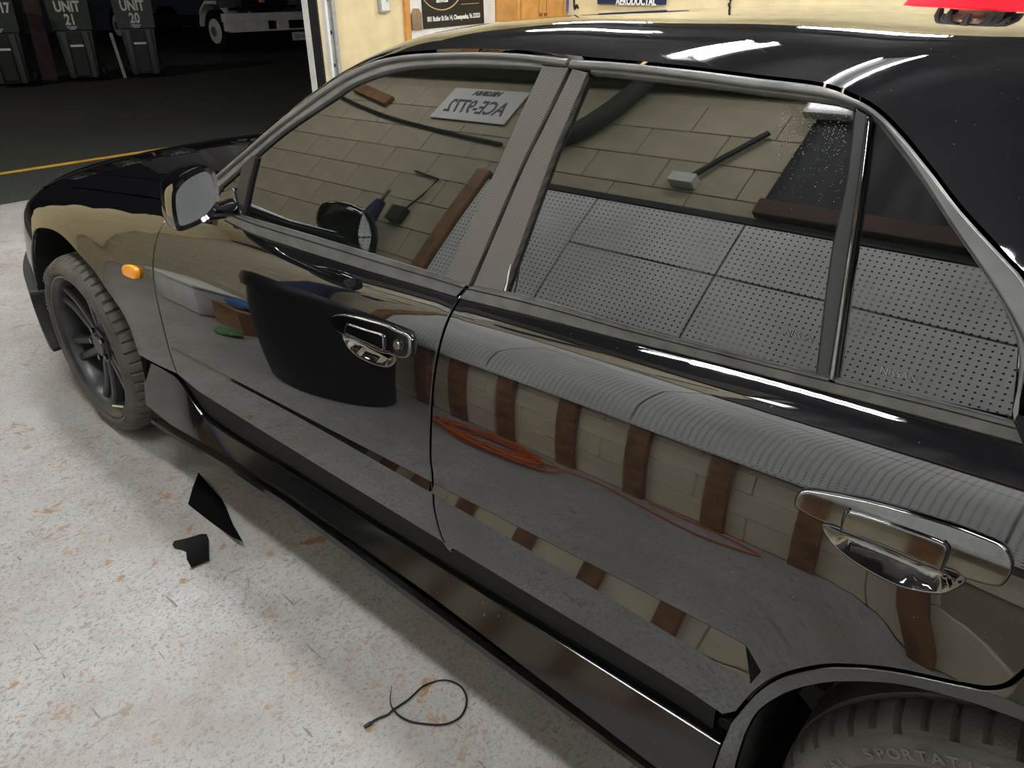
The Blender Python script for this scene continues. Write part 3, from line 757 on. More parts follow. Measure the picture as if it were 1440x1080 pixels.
# --- the far flank mirrors the near one
def mirror_tree(o, parent):
    c = mirrored(o, parent)
    for ch in list(o.children):
        mirror_tree(ch, c)
    return c
for o in [front_door, rear_door, fender, bumper, rq, l1, l2, sh1, sk, sill, dm, wf, wr]+ups:
    mirror_tree(o, car)
#==ENDCAR

# ------------------------------------------------------------------ room
XF, XB, YN, YFAR, CEIL = -3.75, 6.2, -1.45, 7.15, 3.45
JAMB_Y = 3.79; OPEN_Y0 = -.25; OPEN_H = 3.0
def floor_mat():
    m = bpy.data.materials.new('worn_painted_concrete'); m.use_nodes = True; nt = m.node_tree; b = nt.nodes['Principled BSDF']; L = nt.links.new
    tc = nt.nodes.new('ShaderNodeTexCoord')
    def noise(scale, detail=6, rough=.6, stretch=None, dist=0.0):
        n = nt.nodes.new('ShaderNodeTexNoise'); n.inputs['Scale'].default_value = scale; n.inputs['Detail'].default_value = detail; n.inputs['Roughness'].default_value = rough; n.inputs['Distortion'].default_value = dist
        if stretch:
            mp = nt.nodes.new('ShaderNodeMapping'); mp.inputs['Scale'].default_value = stretch[:3]; mp.inputs['Rotation'].default_value = (0, 0, stretch[3]); L(tc.outputs['Object'], mp.inputs[0]); L(mp.outputs[0], n.inputs['Vector'])
        else: L(tc.outputs['Object'], n.inputs['Vector'])
        return n.outputs['Fac']
    def rng(v, a, b_, c=0, d=1):
        r = nt.nodes.new('ShaderNodeMapRange'); r.inputs[1].default_value = a; r.inputs[2].default_value = b_; r.inputs[3].default_value = c; r.inputs[4].default_value = d; L(v, r.inputs[0]); return r.outputs[0]
    def mix(f, A, B):
        x = nt.nodes.new('ShaderNodeMix'); x.data_type = 'RGBA'
        if hasattr(f, 'links') or not isinstance(f, (int, float)): L(f, x.inputs[0])
        else: x.inputs[0].default_value = f
        for i, v in ((6, A), (7, B)):
            if isinstance(v, tuple): x.inputs[i].default_value = (*v, 1)
            else: L(v, x.inputs[i])
        return x.outputs[2]
    def mul(a, b_):
        x = nt.nodes.new('ShaderNodeMath'); x.operation = 'MULTIPLY'; L(a, x.inputs[0])
        if isinstance(b_, (int, float)): x.inputs[1].default_value = b_
        else: L(b_, x.inputs[1])
        return x.outputs[0]
    c = mix(rng(noise(1.3), .35, .65), (.36, .35, .335), (.465, .47, .46))
    # broad warm dirt
    c = mix(mul(rng(noise(2.2, 8, .7), .42, .68), .7), c, (.30, .262, .232))
    c = mix(mul(rng(noise(5.5, 8, .75, None, .8), .52, .68), .45), c, (.25, .20, .155))
    # fine worn freckles where paint has lifted, thicker in patches
    den = rng(noise(3.1, 5, .6), .38, .62)
    c = mix(mul(rng(noise(105, 6, .8, (1, .8, 1, .6), .5), .53, .60), rng(noise(2.7, 4), .30, .62, .45, 1.0)), c, (.19, .168, .145))
    c = mix(mul(rng(noise(310, 3, .7), .50, .62), .45), c, (.25, .23, .215))
    c = mix(mul(rng(noise(46, 5, .7, (1.0, .55, 1, .7), .6), .575, .63), mul(den, .9)), c, (.25, .195, .15))
    # ochre bare patches
    c = mix(mul(rng(noise(12, 6, .74, None, .6), .60, .64), rng(noise(1.7, 3), .42, .54)), c, (.30, .19, .10))
    c = mix(mul(rng(noise(30, 5, .7, None, .6), .61, .65), rng(noise(2.4, 3), .44, .58)), c, (.36, .24, .13))
    # dark scratches
    c = mix(mul(rng(noise(26, 3, .5, (.25, 3.0, 1, .9)), .70, .72), .75), c, (.12, .11, .10))
    L(c, b.inputs['Base Color'])
    L(rng(noise(5), .3, .7, .42, .72), b.inputs['Roughness'])
    bp = nt.nodes.new('ShaderNodeBump'); bp.inputs['Strength'].default_value = .25; bp.inputs['Distance'].default_value = .004; L(noise(95, 4, .7, None, .4), bp.inputs['Height']); L(bp.outputs[0], b.inputs['Normal'])
    return m
def asphalt_mat():
    m = bpy.data.materials.new('dark_asphalt'); m.use_nodes = True; nt = m.node_tree; b = nt.nodes['Principled BSDF']; L = nt.links.new
    tc = nt.nodes.new('ShaderNodeTexCoord'); n = nt.nodes.new('ShaderNodeTexNoise'); n.inputs['Scale'].default_value = 60; n.inputs['Detail'].default_value = 5
    n2 = nt.nodes.new('ShaderNodeTexNoise'); n2.inputs['Scale'].default_value = .6; n2.inputs['Detail'].default_value = 5
    cr = nt.nodes.new('ShaderNodeValToRGB'); cr.color_ramp.elements[0].position = .4; cr.color_ramp.elements[0].color = (.016, .016, .0155, 1); cr.color_ramp.elements[1].position = .72; cr.color_ramp.elements[1].color = (.11, .108, .10, 1)
    L(tc.outputs['Object'], n.inputs[0]); L(tc.outputs['Object'], n2.inputs[0]); L(n.outputs['Fac'], cr.inputs[0])
    mx = nt.nodes.new('ShaderNodeMix'); mx.data_type = 'RGBA'; mx.blend_type = 'MULTIPLY'; mx.inputs[0].default_value = .6
    L(cr.outputs[0], mx.inputs[6]); L(n2.outputs['Color'], mx.inputs[7]); L(mx.outputs[2], b.inputs['Base Color']); b.inputs['Roughness'].default_value = .7
    bp = nt.nodes.new('ShaderNodeBump'); bp.inputs['Strength'].default_value = .5; bp.inputs['Distance'].default_value = .01; L(n.outputs['Fac'], bp.inputs['Height']); L(bp.outputs[0], b.inputs['Normal'])
    return m
M['floor'] = floor_mat(); M['asphalt'] = asphalt_mat()
M['cream'] = mat('cream_painted_block', (.74, .62, .36), .6, var=.10, vscale=5, bump=.15, bscale=50)
M['block'] = mat('olive_cream_painted_block', (.46, .405, .28), .65, var=.12, vscale=6, bump=.3, bscale=70)
M['mortar'] = mat('painted_mortar', (.40, .35, .24), .8, var=.1)
M['ceil'] = mat('dark_roof_deck', (.030, .029, .030), .9, var=.3, vscale=3)
M['wood'] = mat('brown_wood', (.26, .13, .055), .6, var=.35, vscale=14)
M['orange_wood'] = mat('orange_varnished_wood', (.62, .30, .075), .45, var=.15, vscale=9)
M['white'] = mat('white_painted_metal', (.74, .74, .70), .5, var=.08, vscale=10)
M['steel'] = mat('galvanised_steel', (.46, .47, .47), .4, .6, var=.2, vscale=25)
M['black'] = mat('matt_black', (.01, .01, .011), .6, var=.2)
M['navy'] = mat('navy_cloth', (.012, .020, .060), .85, var=.3, vscale=20)
M['lamp'] = mat('fluorescent_tube', (.9, .9, .9), .4, emit=(.97, .985, 1.0), estr=TUBE_POWER)
def struct(o): o['kind'] = 'structure'; return o
struct(MB().box(((XF+XB)/2, (YN+YFAR)/2, -.06), (XB-XF, YFAR-YN, .12)).build('floor', M['floor']))
struct(MB().box((XF-13, 8, -.075), (26, 60, .12)).build('ground', M['asphalt']))
struct(MB().box(((XF+XB)/2, (YN+YFAR)/2, CEIL+.1), (XB-XF+.6, YFAR-YN+.6, .2)).build('ceiling', M['ceil']))
struct(MB().box(((XF+XB)/2, YFAR+.1, CEIL/2), (XB-XF+.4, .2, CEIL)).build('wall_right', M['cream']))
M['grey'] = mat('grey_painted_block', (.17, .18, .18), .7, var=.15, vscale=2)
struct(MB().box((XB+.1, (YN+YFAR)/2, CEIL/2), (.2, YFAR-YN, CEIL)).build('wall_back', M['grey']))
wl = struct(MB().box(((XF+XB)/2, YN-.115, CEIL/2), (XB-XF+.4, .2, CEIL)).build('wall_left', M['mortar']))
m = MB(); m.box((XF-.1, (YFAR+JAMB_Y)/2, CEIL/2), (.2, YFAR-JAMB_Y, CEIL)); m.box((XF-.1, (YN+OPEN_Y0)/2, CEIL/2), (.2, OPEN_Y0-YN, CEIL)); m.box((XF-.1, (OPEN_Y0+JAMB_Y)/2, (CEIL+OPEN_H)/2), (.2, JAMB_Y-OPEN_Y0, CEIL-OPEN_H))
struct(m.build('wall_front', M['cream']))
# concrete blocks of the wall beside the car (seen in the car's paint and glass), with recessed joints
bmk = bmesh.new(); bmesh.ops.create_cube(bmk, size=1.0)
for v in bmk.verts: v.co = Vector((v.co.x*.396, v.co.y*.02, v.co.z*.196))
bmesh.ops.bevel(bmk, geom=[e for e in bmk.edges], offset=.003, segments=1, affect='EDGES')
bme = bpy.data.meshes.new('block'); bmk.to_mesh(bme); bmk.free(); bme.materials.append(M['block'])
bml = bme.copy(); bml.materials.clear(); bml.materials.append(mat('pale_cream_block', (.78, .70, .50), .6, var=.08, vscale=6, bump=.2, bscale=70))
PEG_X0, PEG_X1, PEG_Z0, PEG_Z1 = -.06, 3.7, .72, 2.06
for row in range(14):
    z = .1+row*.2
    x = XF+.2+(.2 if row % 2 else 0)
    while x < 3.6:
        hid = (x > PEG_X0+.25 and x < PEG_X1 and PEG_Z0+.1 < z < PEG_Z1-.1) or (x > 1.6 and z > 2.1) or (x > 2.6 and z < .8)
        if not hid:
            o = bpy.data.objects.new('block', bml if (z < .72 and x > -.2) else bme); o.location = (x, YN-.012, z); link(o, wl)
        x += .4
# pegboard panels on the same wall
def peg_mat():
    m = bpy.data.materials.new('white_pegboard'); m.use_nodes = True; nt = m.node_tree; b = nt.nodes['Principled BSDF']; L = nt.links.new
    tc = nt.nodes.new('ShaderNodeTexCoord'); sp = nt.nodes.new('ShaderNodeSeparateXYZ'); L(tc.outputs['Object'], sp.inputs[0])
    def cell(o):
        a = nt.nodes.new('ShaderNodeMath'); a.operation = 'MULTIPLY'; a.inputs[1].default_value = 1/.0254; L(o, a.inputs[0])
        f = nt.nodes.new('ShaderNodeMath'); f.operation = 'FRACT'; L(a.outputs[0], f.inputs[0])
        s_ = nt.nodes.new('ShaderNodeMath'); s_.operation = 'SUBTRACT'; s_.inputs[1].default_value = .5; L(f.outputs[0], s_.inputs[0])
        p = nt.nodes.new('ShaderNodeMath'); p.operation = 'MULTIPLY'; L(s_.outputs[0], p.inputs[0]); L(s_.outputs[0], p.inputs[1]); return p.outputs[0]
    ad = nt.nodes.new('ShaderNodeMath'); ad.operation = 'ADD'; L(cell(sp.outputs[0]), ad.inputs[0]); L(cell(sp.outputs[2]), ad.inputs[1])
    lt = nt.nodes.new('ShaderNodeMath'); lt.operation = 'LESS_THAN'; lt.inputs[1].default_value = .17**2; L(ad.outputs[0], lt.inputs[0])
    n = nt.nodes.new('ShaderNodeTexNoise'); n.inputs['Scale'].default_value = 2.5; n.inputs['Detail'].default_value = 6; L(tc.outputs['Object'], n.inputs[0])
    cr = nt.nodes.new('ShaderNodeValToRGB'); cr.color_ramp.elements[0].position = .3; cr.color_ramp.elements[0].color = (.70, .69, .65, 1); cr.color_ramp.elements[1].position = .7; cr.color_ramp.elements[1].color = (.88, .88, .85, 1); L(n.outputs['Fac'], cr.inputs[0])
    mx = nt.nodes.new('ShaderNodeMix'); mx.data_type = 'RGBA'; L(lt.outputs[0], mx.inputs[0]); L(cr.outputs[0], mx.inputs[6]); mx.inputs[7].default_value = (.01, .01, .01, 1)
    L(mx.outputs[2], b.inputs['Base Color']); b.inputs['Roughness'].default_value = .45
    return m
M['peg'] = peg_mat()
pegb = empty('pegboard', (1.8, YN, PEG_Z0), 'grey-white perforated pegboard covering the wall beside the car', 'pegboard')
for x0, x1, z0, z1 in ((PEG_X0, .64, PEG_Z0, PEG_Z1), (.64, 1.36, PEG_Z0, 1.76), (1.36, 2.55, PEG_Z0, 1.76), (2.55, PEG_X1, PEG_Z0, 1.76), (.64, 1.36, 1.76, PEG_Z1), (1.36, 2.55, 1.76, PEG_Z1), (2.55, PEG_X1, 1.76, PEG_Z1)):
    MB().box(((x0+x1)/2, YN+.012, (z0+z1)/2), (x1-x0-.008, .012, z1-z0-.008), bevel=.002, seg=1).build('panel', M['peg'], pegb)
MB().box(((PEG_X0+PEG_X1)/2, YN+.012, PEG_Z1+.02), (PEG_X1-PEG_X0, .02, .035)).build('top_rail', M['black'], pegb)
MB().box(((PEG_X0+PEG_X1)/2, YN+.03, PEG_Z0-.02), (PEG_X1-PEG_X0, .06, .04), bevel=.004).build('bottom_rail', M['peg'], pegb)
MB().box((PEG_X0-.05, YN+.02, (PEG_Z0+PEG_Z1)/2), (.09, .04, PEG_Z1-PEG_Z0+.1), bevel=.004).build('side_board', M['wood'], pegb)
# brown studs under the pegboard
for i, x in enumerate((.28, .50, .78, 1.10, 1.42, 1.74, 2.06, 2.38, 2.9)):
    o = MB().box((x, YN+.02, .34), (.085, .04, .68), bevel=.004).build('trim_%d' % (i+1), M['wood']); struct(o)

M['steel_dark'] = mat('dull_grey_housing', (.10, .10, .10), .6, var=.15)
# twin-tube ceiling fixtures
def fixture(x, y, label, ang=0.0, z=3.05, sp=.11, L_=1.2):
    o = empty('fluorescent_fixture', (x, y, z), label, 'light', 'twin-tube fluorescent fixtures under the ceiling')
    R_ = Matrix.Translation((x, y, z)) @ Matrix.Rotation(ang, 4, 'Z')
    MB().box((0, 0, .085), (L_+.06, sp+.06, .05), bevel=.008).build('housing', M['steel_dark'], o, mtx=R_)
    for s in (-1, 1):
        MB().cyl((-L_/2, s*sp/2, 0), (L_/2, s*sp/2, 0), .018, seg=10).build('tube', M['lamp'], o, True, mtx=R_)
        for e in (-1, 1): MB().box((e*(L_/2+.01), s*sp/2, .0), (.02, .03, .12)).build('lamp_holder', M['white'], o, mtx=R_)
    for e in (-1, 1): MB().cyl((e*.45, 0, .105), (e*.45, 0, CEIL-z), .004, seg=6).build('hanger_wire', M['steel'], o, mtx=R_)
    return o
H = math.pi/2
for x, y, a, sp, lb in ((1.80, 1.90, H, .34, 'wide twin-tube strip light above the car roof, seen doubled in the roof edge'), (.68, 2.55, H, .16, 'twin-tube strip light across the bay above the far front door'),
                        (-1.0, 3.75, 0, .11, 'twin-tube strip light above the bonnet near the cream front wall'), (1.40, -.60, 0, .11, 'twin-tube strip light over the near side of the car'),
                        (-1.3, -.40, 0, .11, 'twin-tube strip light over the near front wheel by the block wall'), (3.9, -.5, 0, .11, 'unseen twin-tube strip light added behind the photographer over the near floor'), (3.3, 3.6, H, .11, 'unseen twin-tube strip light added above the boot of the car'),  # strips behind the photographer and above the boot are unseen, added for light
                        (.6, 5.6, 0, .11, 'unseen twin-tube strip light added in front of the far wall'), (-2.3, 5.9, 0, .11, 'unseen twin-tube strip light added above the orange cabinet corner'), (.15, .55, 0, .11, 'unseen twin-tube strip light added over the near front door of the car'), (2.9, .50, 0, .11, 'unseen twin-tube strip light added over the rear door of the car'), (-2.6, 1.0, 0, .11, 'twin-tube strip light just inside the garage opening')):  # far-wall, cabinet, front-door and rear-door strips are unseen, added to brighten the room
    fixture(x, y, lb, a, sp=sp)

# ------------------------------------------------------------------ front wall fittings
FW = lambda a, b: at_plane(a, b, 0, XF)
def wall_box(name, px0, px1, z0, z1, thick, m, parent=None, y=8, off=0.0, bevel=.004):
    a = FW(px0, y)[1]; b = FW(px1, y)[1]
    return MB().box((XF+off+thick/2, (a+b)/2, (z0+z1)/2), (thick, b-a, z1-z0), bevel=bevel).build(name, m, parent)
struct(MB().box((XF-.165, JAMB_Y-.012, OPEN_H/2), (.09, .022, OPEN_H), bevel=.003).build('trim_10', M['white']))
struct(MB().box((XF-.055, JAMB_Y-.010, OPEN_H/2), (.126, .018, OPEN_H)).build('trim_11', M['black']))
tr = empty('door_track', (XF, FW(458, 8)[1], 0), 'pale steel roller door track beside the garage opening', 'door track')
wall_box('rail', 450.5, 454, 0, OPEN_H-.1, .07, M['white'], tr)
wall_box('channel', 454, 462, 0, OPEN_H-.1, .025, M['steel'], tr)
wall_box('angle', 462, 467, 0, OPEN_H-.1, .05, M['steel'], tr)
for i in range(9):
    c = FW(457.5, 8); MB().cyl((XF+.02, c[1], .45+i*.28), (XF+.04, c[1], .45+i*.28), .018, seg=8).build('bolt', M['black'], tr)
jb = empty('junction_box', (XF, FW(537, 8)[1], FW(537, 17)[2]), 'small grey metal switch box on the cream wall', 'electrical box')
zb_ = FW(537, 17)[2]
wall_box('box', 530, 544, zb_, zb_+.20, .05, M['steel'], jb)
wall_box('cover', 531.5, 542.5, zb_+.012, zb_+.188, .008, M['white'], jb, off=.05)
c = FW(538, 8); MB().cyl((XF+.056, c[1]+.01, zb_+.10), (XF+.064, c[1]+.01, zb_+.10), .012, seg=10).build('screw', M['steel'], jb)
c = FW(537, 8); MB().cyl((XF+.025, c[1], zb_+.2), (XF+.025, c[1], CEIL), .014, seg=8).build('conduit', M['steel'], jb, True)
struct(wall_box('trim_12', 566, 573, 0, 2.15, .04, M['orange_wood']))
dr = struct(wall_box('door_1', 573.5, 693, .01, 2.1, .035, M['white']))
y0 = FW(574, 20)[1]; y1 = FW(587.5, 20)[1]; zb_ = FW(580, 42)[2]; zt_ = FW(580, 12)[2]
hp = [(y0, zb_), (y1, zb_), (y1, zt_-.05), ((y0+y1)/2+.03, zt_), ((y0+y1)/2-.03, zt_), (y0, zt_-.05)]
MB().prism(hp, 0, XF+.035, XF+.06).build('handle_plate', mat('bronze_plate', (.30, .22, .15), .4, .5, var=.2), dr)
# poster on the door
po = empty('poster', (XF+.04, FW(635, 20)[1], FW(592, 38)[2]), 'black tint-shop poster with white lettering on the white door', 'poster')
pa = FW(591.5, 38)[1]; pb = FW(677, 25)[1]; pz = FW(592, 39)[2]; px_ = XF+.040
tilt = math.radians(1.6)
PM = Matrix.Translation((px_, (pa+pb)/2, pz)) @ Matrix.Rotation(tilt, 4, 'X')
pw_ = pb-pa; ph_ = .72
M['poster'] = mat('poster_black', (.012, .011, .010), .4, var=.2); M['posterw'] = mat('poster_white', (.80, .79, .76), .5); M['gold'] = mat('poster_gold', (.55, .38, .16), .5)
MB().box((0, 0, ph_/2), (.004, pw_, ph_)).build('sheet', M['poster'], po, mtx=PM)
def ptxt(txt, size, y, z, mm, xs=1.0, bold=.001):
    me = text_mesh(txt, size, .0008, bold, xs); me.materials.clear(); me.materials.append(mm)
    me.transform(PM @ Matrix.Translation((.003, y, z)) @ Matrix(((0, 0, 1, 0), (1, 0, 0, 0), (0, 1, 0, 0), (0, 0, 0, 1))))
    link(bpy.data.objects.new('lettering', me), po)
ptxt('801 Butler St Ste 14, Chesapeake, Va 23323', .062, 0, .085, M['posterw'], .72, .0022)
ptxt('PRIMA TINT', .072, -.17, .315, M['posterw'], .8, .003)
ptxt('SERVICES', .055, -.17, .255, M['posterw'], .75, .003)
el = [(.003, -.17+.31*math.cos(a), .40+.235*math.sin(a)) for a in np.linspace(0, 2*math.pi, 60, endpoint=False)]
MB().tube(el, .006, 6, True).build('ring', M['gold'], po, mtx=PM)
m = MB()
for y0_, w_ in ((-.30, .13), (-.14, .14), (.02, .10)):
    m.tube([(.003, y0_-w_/2, .37), (.003, y0_-w_/2+.02, .395), (.003, y0_-w_*.2, .41), (.003, y0_, .44), (.003, y0_+w_*.25, .44), (.003, y0_+w_*.45, .405), (.003, y0_+w_/2, .38)], .006, 5)
m.build('car_drawing', M['posterw'], po, mtx=PM)
MB().box((.003, .25, .205), (.001, .28, .006)).build('rule', M['gold'], po, mtx=PM)
# orange wooden cabinet
ya = FW(694, 8)[1]+.005; yb_ = FW(766, 8)[1]-.01
cb = empty('wood_cabinet', (XF+.2, (ya+yb_)/2, 0), 'tall orange wooden cabinet beside the white door', 'cabinet')
MB().box((XF+.162, (ya+yb_)/2, .95), (.31, yb_-ya, 1.9), bevel=.006).build('body', M['orange_wood'], cb)
for k in (0, 1):
    w_ = (yb_-ya)/2-.012; yc = ya+(yb_-ya)*(.25+.5*k)
    d_ = MB().box((XF+.33, yc, .95), (.022, w_, 1.84), bevel=.004).build('door', M['orange_wood'], cb)
    MB().tube([(XF+.343, yc-w_*.36, .25), (XF+.343, yc+w_*.36, .25), (XF+.343, yc+w_*.36, 1.65), (XF+.343, yc-w_*.36, 1.65)], .006, 5, True).build('beading', M['wood'], d_)
    MB().cyl((XF+.34, yc+(w_*.42 if k == 0 else -w_*.42), 1.1), (XF+.37, yc+(w_*.42 if k == 0 else -w_*.42), 1.1), .016, seg=12).build('knob', M['wood'], d_)
# hanging clothes on the far wall
RW = lambda a, b: at_plane(a, b, 1, YFAR)
def shirt(name, pxa, pxb, pyb, m, label, txt=None, depth=.03, h=.72):
    a = RW(pxa, 5)[0]; b = RW(pxb, 5)[0]; z = RW((pxa+pxb)/2, pyb)[2]
    x0, x1 = min(a, b), max(a, b); c = (x0+x1)/2; w_ = x1-x0
    o = empty(name, (c, YFAR, z), label, 'clothing')
    pol = [(c-w_*.5, z), (c+w_*.5, z), (c+w_*.5, z+h*.62), (c+w_*.78, z+h*.55), (c+w_*.82, z+h*.72), (c+w_*.42, z+h), (c+w_*.14, z+h*1.02), (c, z+h*.96), (c-w_*.14, z+h*1.02), (c-w_*.42, z+h), (c-w_*.82, z+h*.72), (c-w_*.78, z+h*.55), (c-w_*.5, z+h*.62)]
    MB().prism(pol, 1, YFAR-.015-depth, YFAR-.015).build('cloth', m, o)
    MB().tube([(c-w_*.38, YFAR-.03, z+h*.985), (c, YFAR-.03, z+h*1.09), (c+w_*.38, YFAR-.03, z+h*.985)], .006, 6).build('hanger', M['steel'], o)
    return o, c, z, w_
o, c, z, w_ = shirt('hanging_shirt', 843, 938, 6, M['navy'], 'navy shirt with white lettering hanging on the far wall')
tx = RW(897, 2)
me = text_mesh('AERODOCTAL', .115, .001, .004, .68); me.materials.clear(); me.materials.append(M['posterw'])
me.transform(Matrix.Translation((tx[0], YFAR-.0475, tx[2])) @ Matrix(((1, 0, 0, 0), (0, 0, -1, 0), (0, 1, 0, 0), (0, 0, 0, 1))))
link(bpy.data.objects.new('lettering', me), o)
o, c, z, w_ = shirt('hanging_shirt', 787, 801, 15, mat('blue_cloth', (.10, .14, .46), .8, var=.3), 'small blue garment hanging beside the orange cabinet', h=.6)
MB().box((c+.02, YFAR-.05, z+.25), (.03, .012, .5)).build('strap', M['white'], o); MB().box((c-.03, YFAR-.05, z+.25), (.02, .012, .5)).build('strap', M['white'], o)
def drop(pxs, label):
    pts = [RW(a, b) for a, b in pxs]
    q = [(p[0], YFAR-.012, p[2]) for p in pts]; q.append((q[-1][0]-.03, YFAR-.012, q[-1][2]+1.1))
    tag(MB().tube(spl(q, 5), .012, 8).build('wall_cable', M['black'], None, True), label, 'cable')
drop([(814, 12), (812, 7), (808, 0)], 'thin dark cable curving down the wall beside the blue garment')
drop([(1026, 8), (1026, 4), (1028, 0)], 'dark cable end on the bare cream wall right of the navy shirt')

# ------------------------------------------------------------------ outside, at night
struct(MB().box((-4.98, 3.0, -.0135), (.085, 14, .003)).build('trim_13', mat('yellow_road_paint', (.62, .36, .03), .7, var=.25, vscale=6)))
def bin_(x, y, rot, green_, txt, label, zs=1.27):
    o = empty('wheeled_bin', (x, y, -.015), label, 'bin', 'wheeled bins outside the garage')
    T = Matrix.Translation((x, y, -.015)) @ Matrix.Rotation(rot, 4, 'Z') @ Matrix.Diagonal((1, 1, zs, 1))
    mt = mat('bin_plastic_'+txt[-1], green_, .5, var=.2, vscale=5)
    # tapered body, front towards +X
    def ringz(z, wx, wy): return [(wx, -wy, z), (wx, wy, z), (-wx, wy, z), (-wx, -wy, z)]
    V = []; Fc = []
    for z, wx, wy in ((.06, .20, .22), (.62, .25, .265), (.63, .27, .29), (.98, .30, .31), (1.0, .32, .33)): V += ringz(z, wx, wy)
    for i in range(4):
        for j in range(4): Fc.append([i*4+j, i*4+(j+1) % 4, (i+1)*4+(j+1) % 4, (i+1)*4+j])
    Fc += [[3, 2, 1, 0], [16, 17, 18, 19]]
    b = mesh_obj('body', V, Fc, mt, o); b.data.transform(T)
    MB().box((0, 0, 1.035), (.68, .68, .05), bevel=.02).box((-.33, 0, 1.02), (.06, .56, .05), bevel=.01).build('lid', mt, o, True, mtx=T)
    MB().box((.235, 0, .34), (.05, .20, .52), bevel=.008).build('recess', M['black'], o, mtx=T)
    for s in (-1, 1): MB().box((.245, s*.165, .33), (.06, .09, .56), bevel=.012, taper=.92).build('leg_rib', mt, o, True, mtx=T)
    MB().cyl((.262, -.10, .44), (.262, .10, .44), .014, seg=10).build('lift_bar', M['white'], o, True, mtx=T)
    for s in (-1, 1): MB().cyl((-.22, s*.24, .1), (-.22, s*.29, .1), .1, seg=20).build('wheel', M['black'], o, True, mtx=T)
    for i, t_ in enumerate(txt):
        me = text_mesh(t_, .17 if len(t_) < 5 else .15, .002, .006, .95); me.materials.clear(); me.materials.append(M['binw'])
        tilt_ = math.atan2(.03, .35)
        me.transform(T @ Matrix.Translation((.305-.011*i, 0, .895-.15*i)) @ Matrix(((0, 0, 1, 0), (1, 0, 0, 0), (0, 1, 0, 0), (0, 0, 0, 1))))
        link(bpy.data.objects.new('lettering', me), o)
    m = MB()
    for k, w_ in enumerate((.16, .13, .09)): m.box((.279, 0, .668-.016*k), (.006, w_, .009))
    m.build('maker_mark', M['binw'], o, mtx=T)
M['binw'] = mat('stencil_white', (.62, .62, .60), .7, var=.3, vscale=30)
bin_(-12.0, 3.70, -.50, (.030, .042, .030), ['UNIT 17'], 'dark green wheeled bin stencilled UNIT 17, leftmost of the three')
bin_(-12.0, 4.80, -.50, (.030, .042, .030), ['UNIT', '21'], 'dark green wheeled bin stencilled UNIT 21 in the middle')
bin_(-11.8, 5.75, -.45, (.038, .042, .048), ['UNIT', '20'], 'dark grey wheeled bin stencilled UNIT 20, nearest the truck')
p = at_plane(66, 102, 2, -.015)
tag(MB().box((-12.55, 4.40, .62), (.06, .26, 1.27), rot=Matrix.Rotation(-.03, 3, 'X'), bevel=.008).build('wood_board', mat('dark_brown_board', (.075, .045, .04), .7, var=.3), None), 'dark reddish-brown board standing between the green bins', 'board')
tag(MB().box((-11.72, 5.28, .36), (.03, .045, .72), rot=Matrix.Rotation(.10, 3, 'X'), bevel=.004).build('leaning_slat', mat('pale_strip', (.42, .42, .38), .6, var=.2), None), 'pale narrow strip leaning against the middle bin', 'strip')

# made-up pole lamp outside the view, added to light the bins and truck
sl = empty('lot_fill_lamp', (-8.5, -3.0, -.015), 'grey lamp on a tall pole, added out of view to light the lot', 'fill lamp')
MB().cyl((-8.5, -3.0, -.015), (-8.5, -3.0, 5.4), .07, .045, 14).cyl((-8.5, -3.0, 5.4), (-8.7, -2.3, 5.55), .035, seg=10).build('pole', M['steel'], sl, True)
MB().box((-8.75, -2.15, 5.56), (.22, .5, .12), bevel=.03).build('lamp_head', M['steel'], sl, True)
ld = bpy.data.lights.new('lot_fill_light', 'POINT'); ld.energy = 380; ld.color = (1.0, .93, .82); ld.shadow_soft_size = .12
lo = bpy.data.objects.new('lot_fill_light', ld); lo.location = (-8.75, -2.15, 5.35); link(lo, sl)
# truck
XT = -14.8
TW = lambda a, b, X=XT: at_plane(a, b, 0, X)
tk = empty('truck', (XT-2, TW(400, 40)[1], -.015), 'white truck parked in the dark lot, front bumper towards the garage', 'truck')
M['tpaint'] = mat('white_truck_paint', (.88, .86, .82), .35, var=.1, vscale=4)
yl = TW(318, 40)[1]; yr = yl+2.35; zl = TW(330, 46)[2]; zh_ = TW(330, 19)[2]
hol1 = (TW(378, 36)[1], TW(391.5, 30)[1], TW(385, 41)[2], TW(385, 29)[2]); hol2 = (TW(406.5, 36)[1], TW(437, 30)[1], TW(420, 42.5)[2], TW(420, 29)[2])
bp_ = [(yl, zh_-.02), (yl+.12, zl+.02), (yr-.12, zl+.02), (yr, zh_-.02)]
# bumper as bars around its openings
m = MB()
ys = [yl+.04, hol1[0], hol1[1], hol2[0], hol2[1], yr-.04]
m.box((XT-.08, (yl+yr)/2, (hol1[3]+zh_)/2), (.16, yr-yl, zh_-hol1[3]), bevel=.015); m.box((XT-.08, (yl+yr)/2+.03, (hol1[2]+zl)/2), (.16, yr-yl-.16, hol1[2]-zl), bevel=.015)
for a, b in ((ys[0], ys[1]), (ys[2], ys[3]), (ys[4], ys[5])): m.box((XT-.082, (a+b)/2, (hol1[2]+hol1[3])/2), (.156, b-a, hol1[3]-hol1[2]+.01))
m.build('bumper', M['tpaint'], tk)
MB().box((XT-.15, (yl+yr)/2, (zl+zh_)/2), (.05, yr-yl-.3, (zh_-zl)*.7)).build('bumper_backing', M['black'], tk)
MB().cyl((XT-.11, hol1[0]*.5+hol1[1]*.5, hol1[2]+.12), (XT-.08, hol1[0]*.5+hol1[1]*.5, hol1[2]+.12), .07, seg=16).build('fog_lamp', M['chrome'], tk, True)
zg0 = zh_+.03
MB().box((XT-.35, yl+1.25, zg0+.45), (.5, 1.6, .86), bevel=.05).build('grille_shell', M['black'], tk)
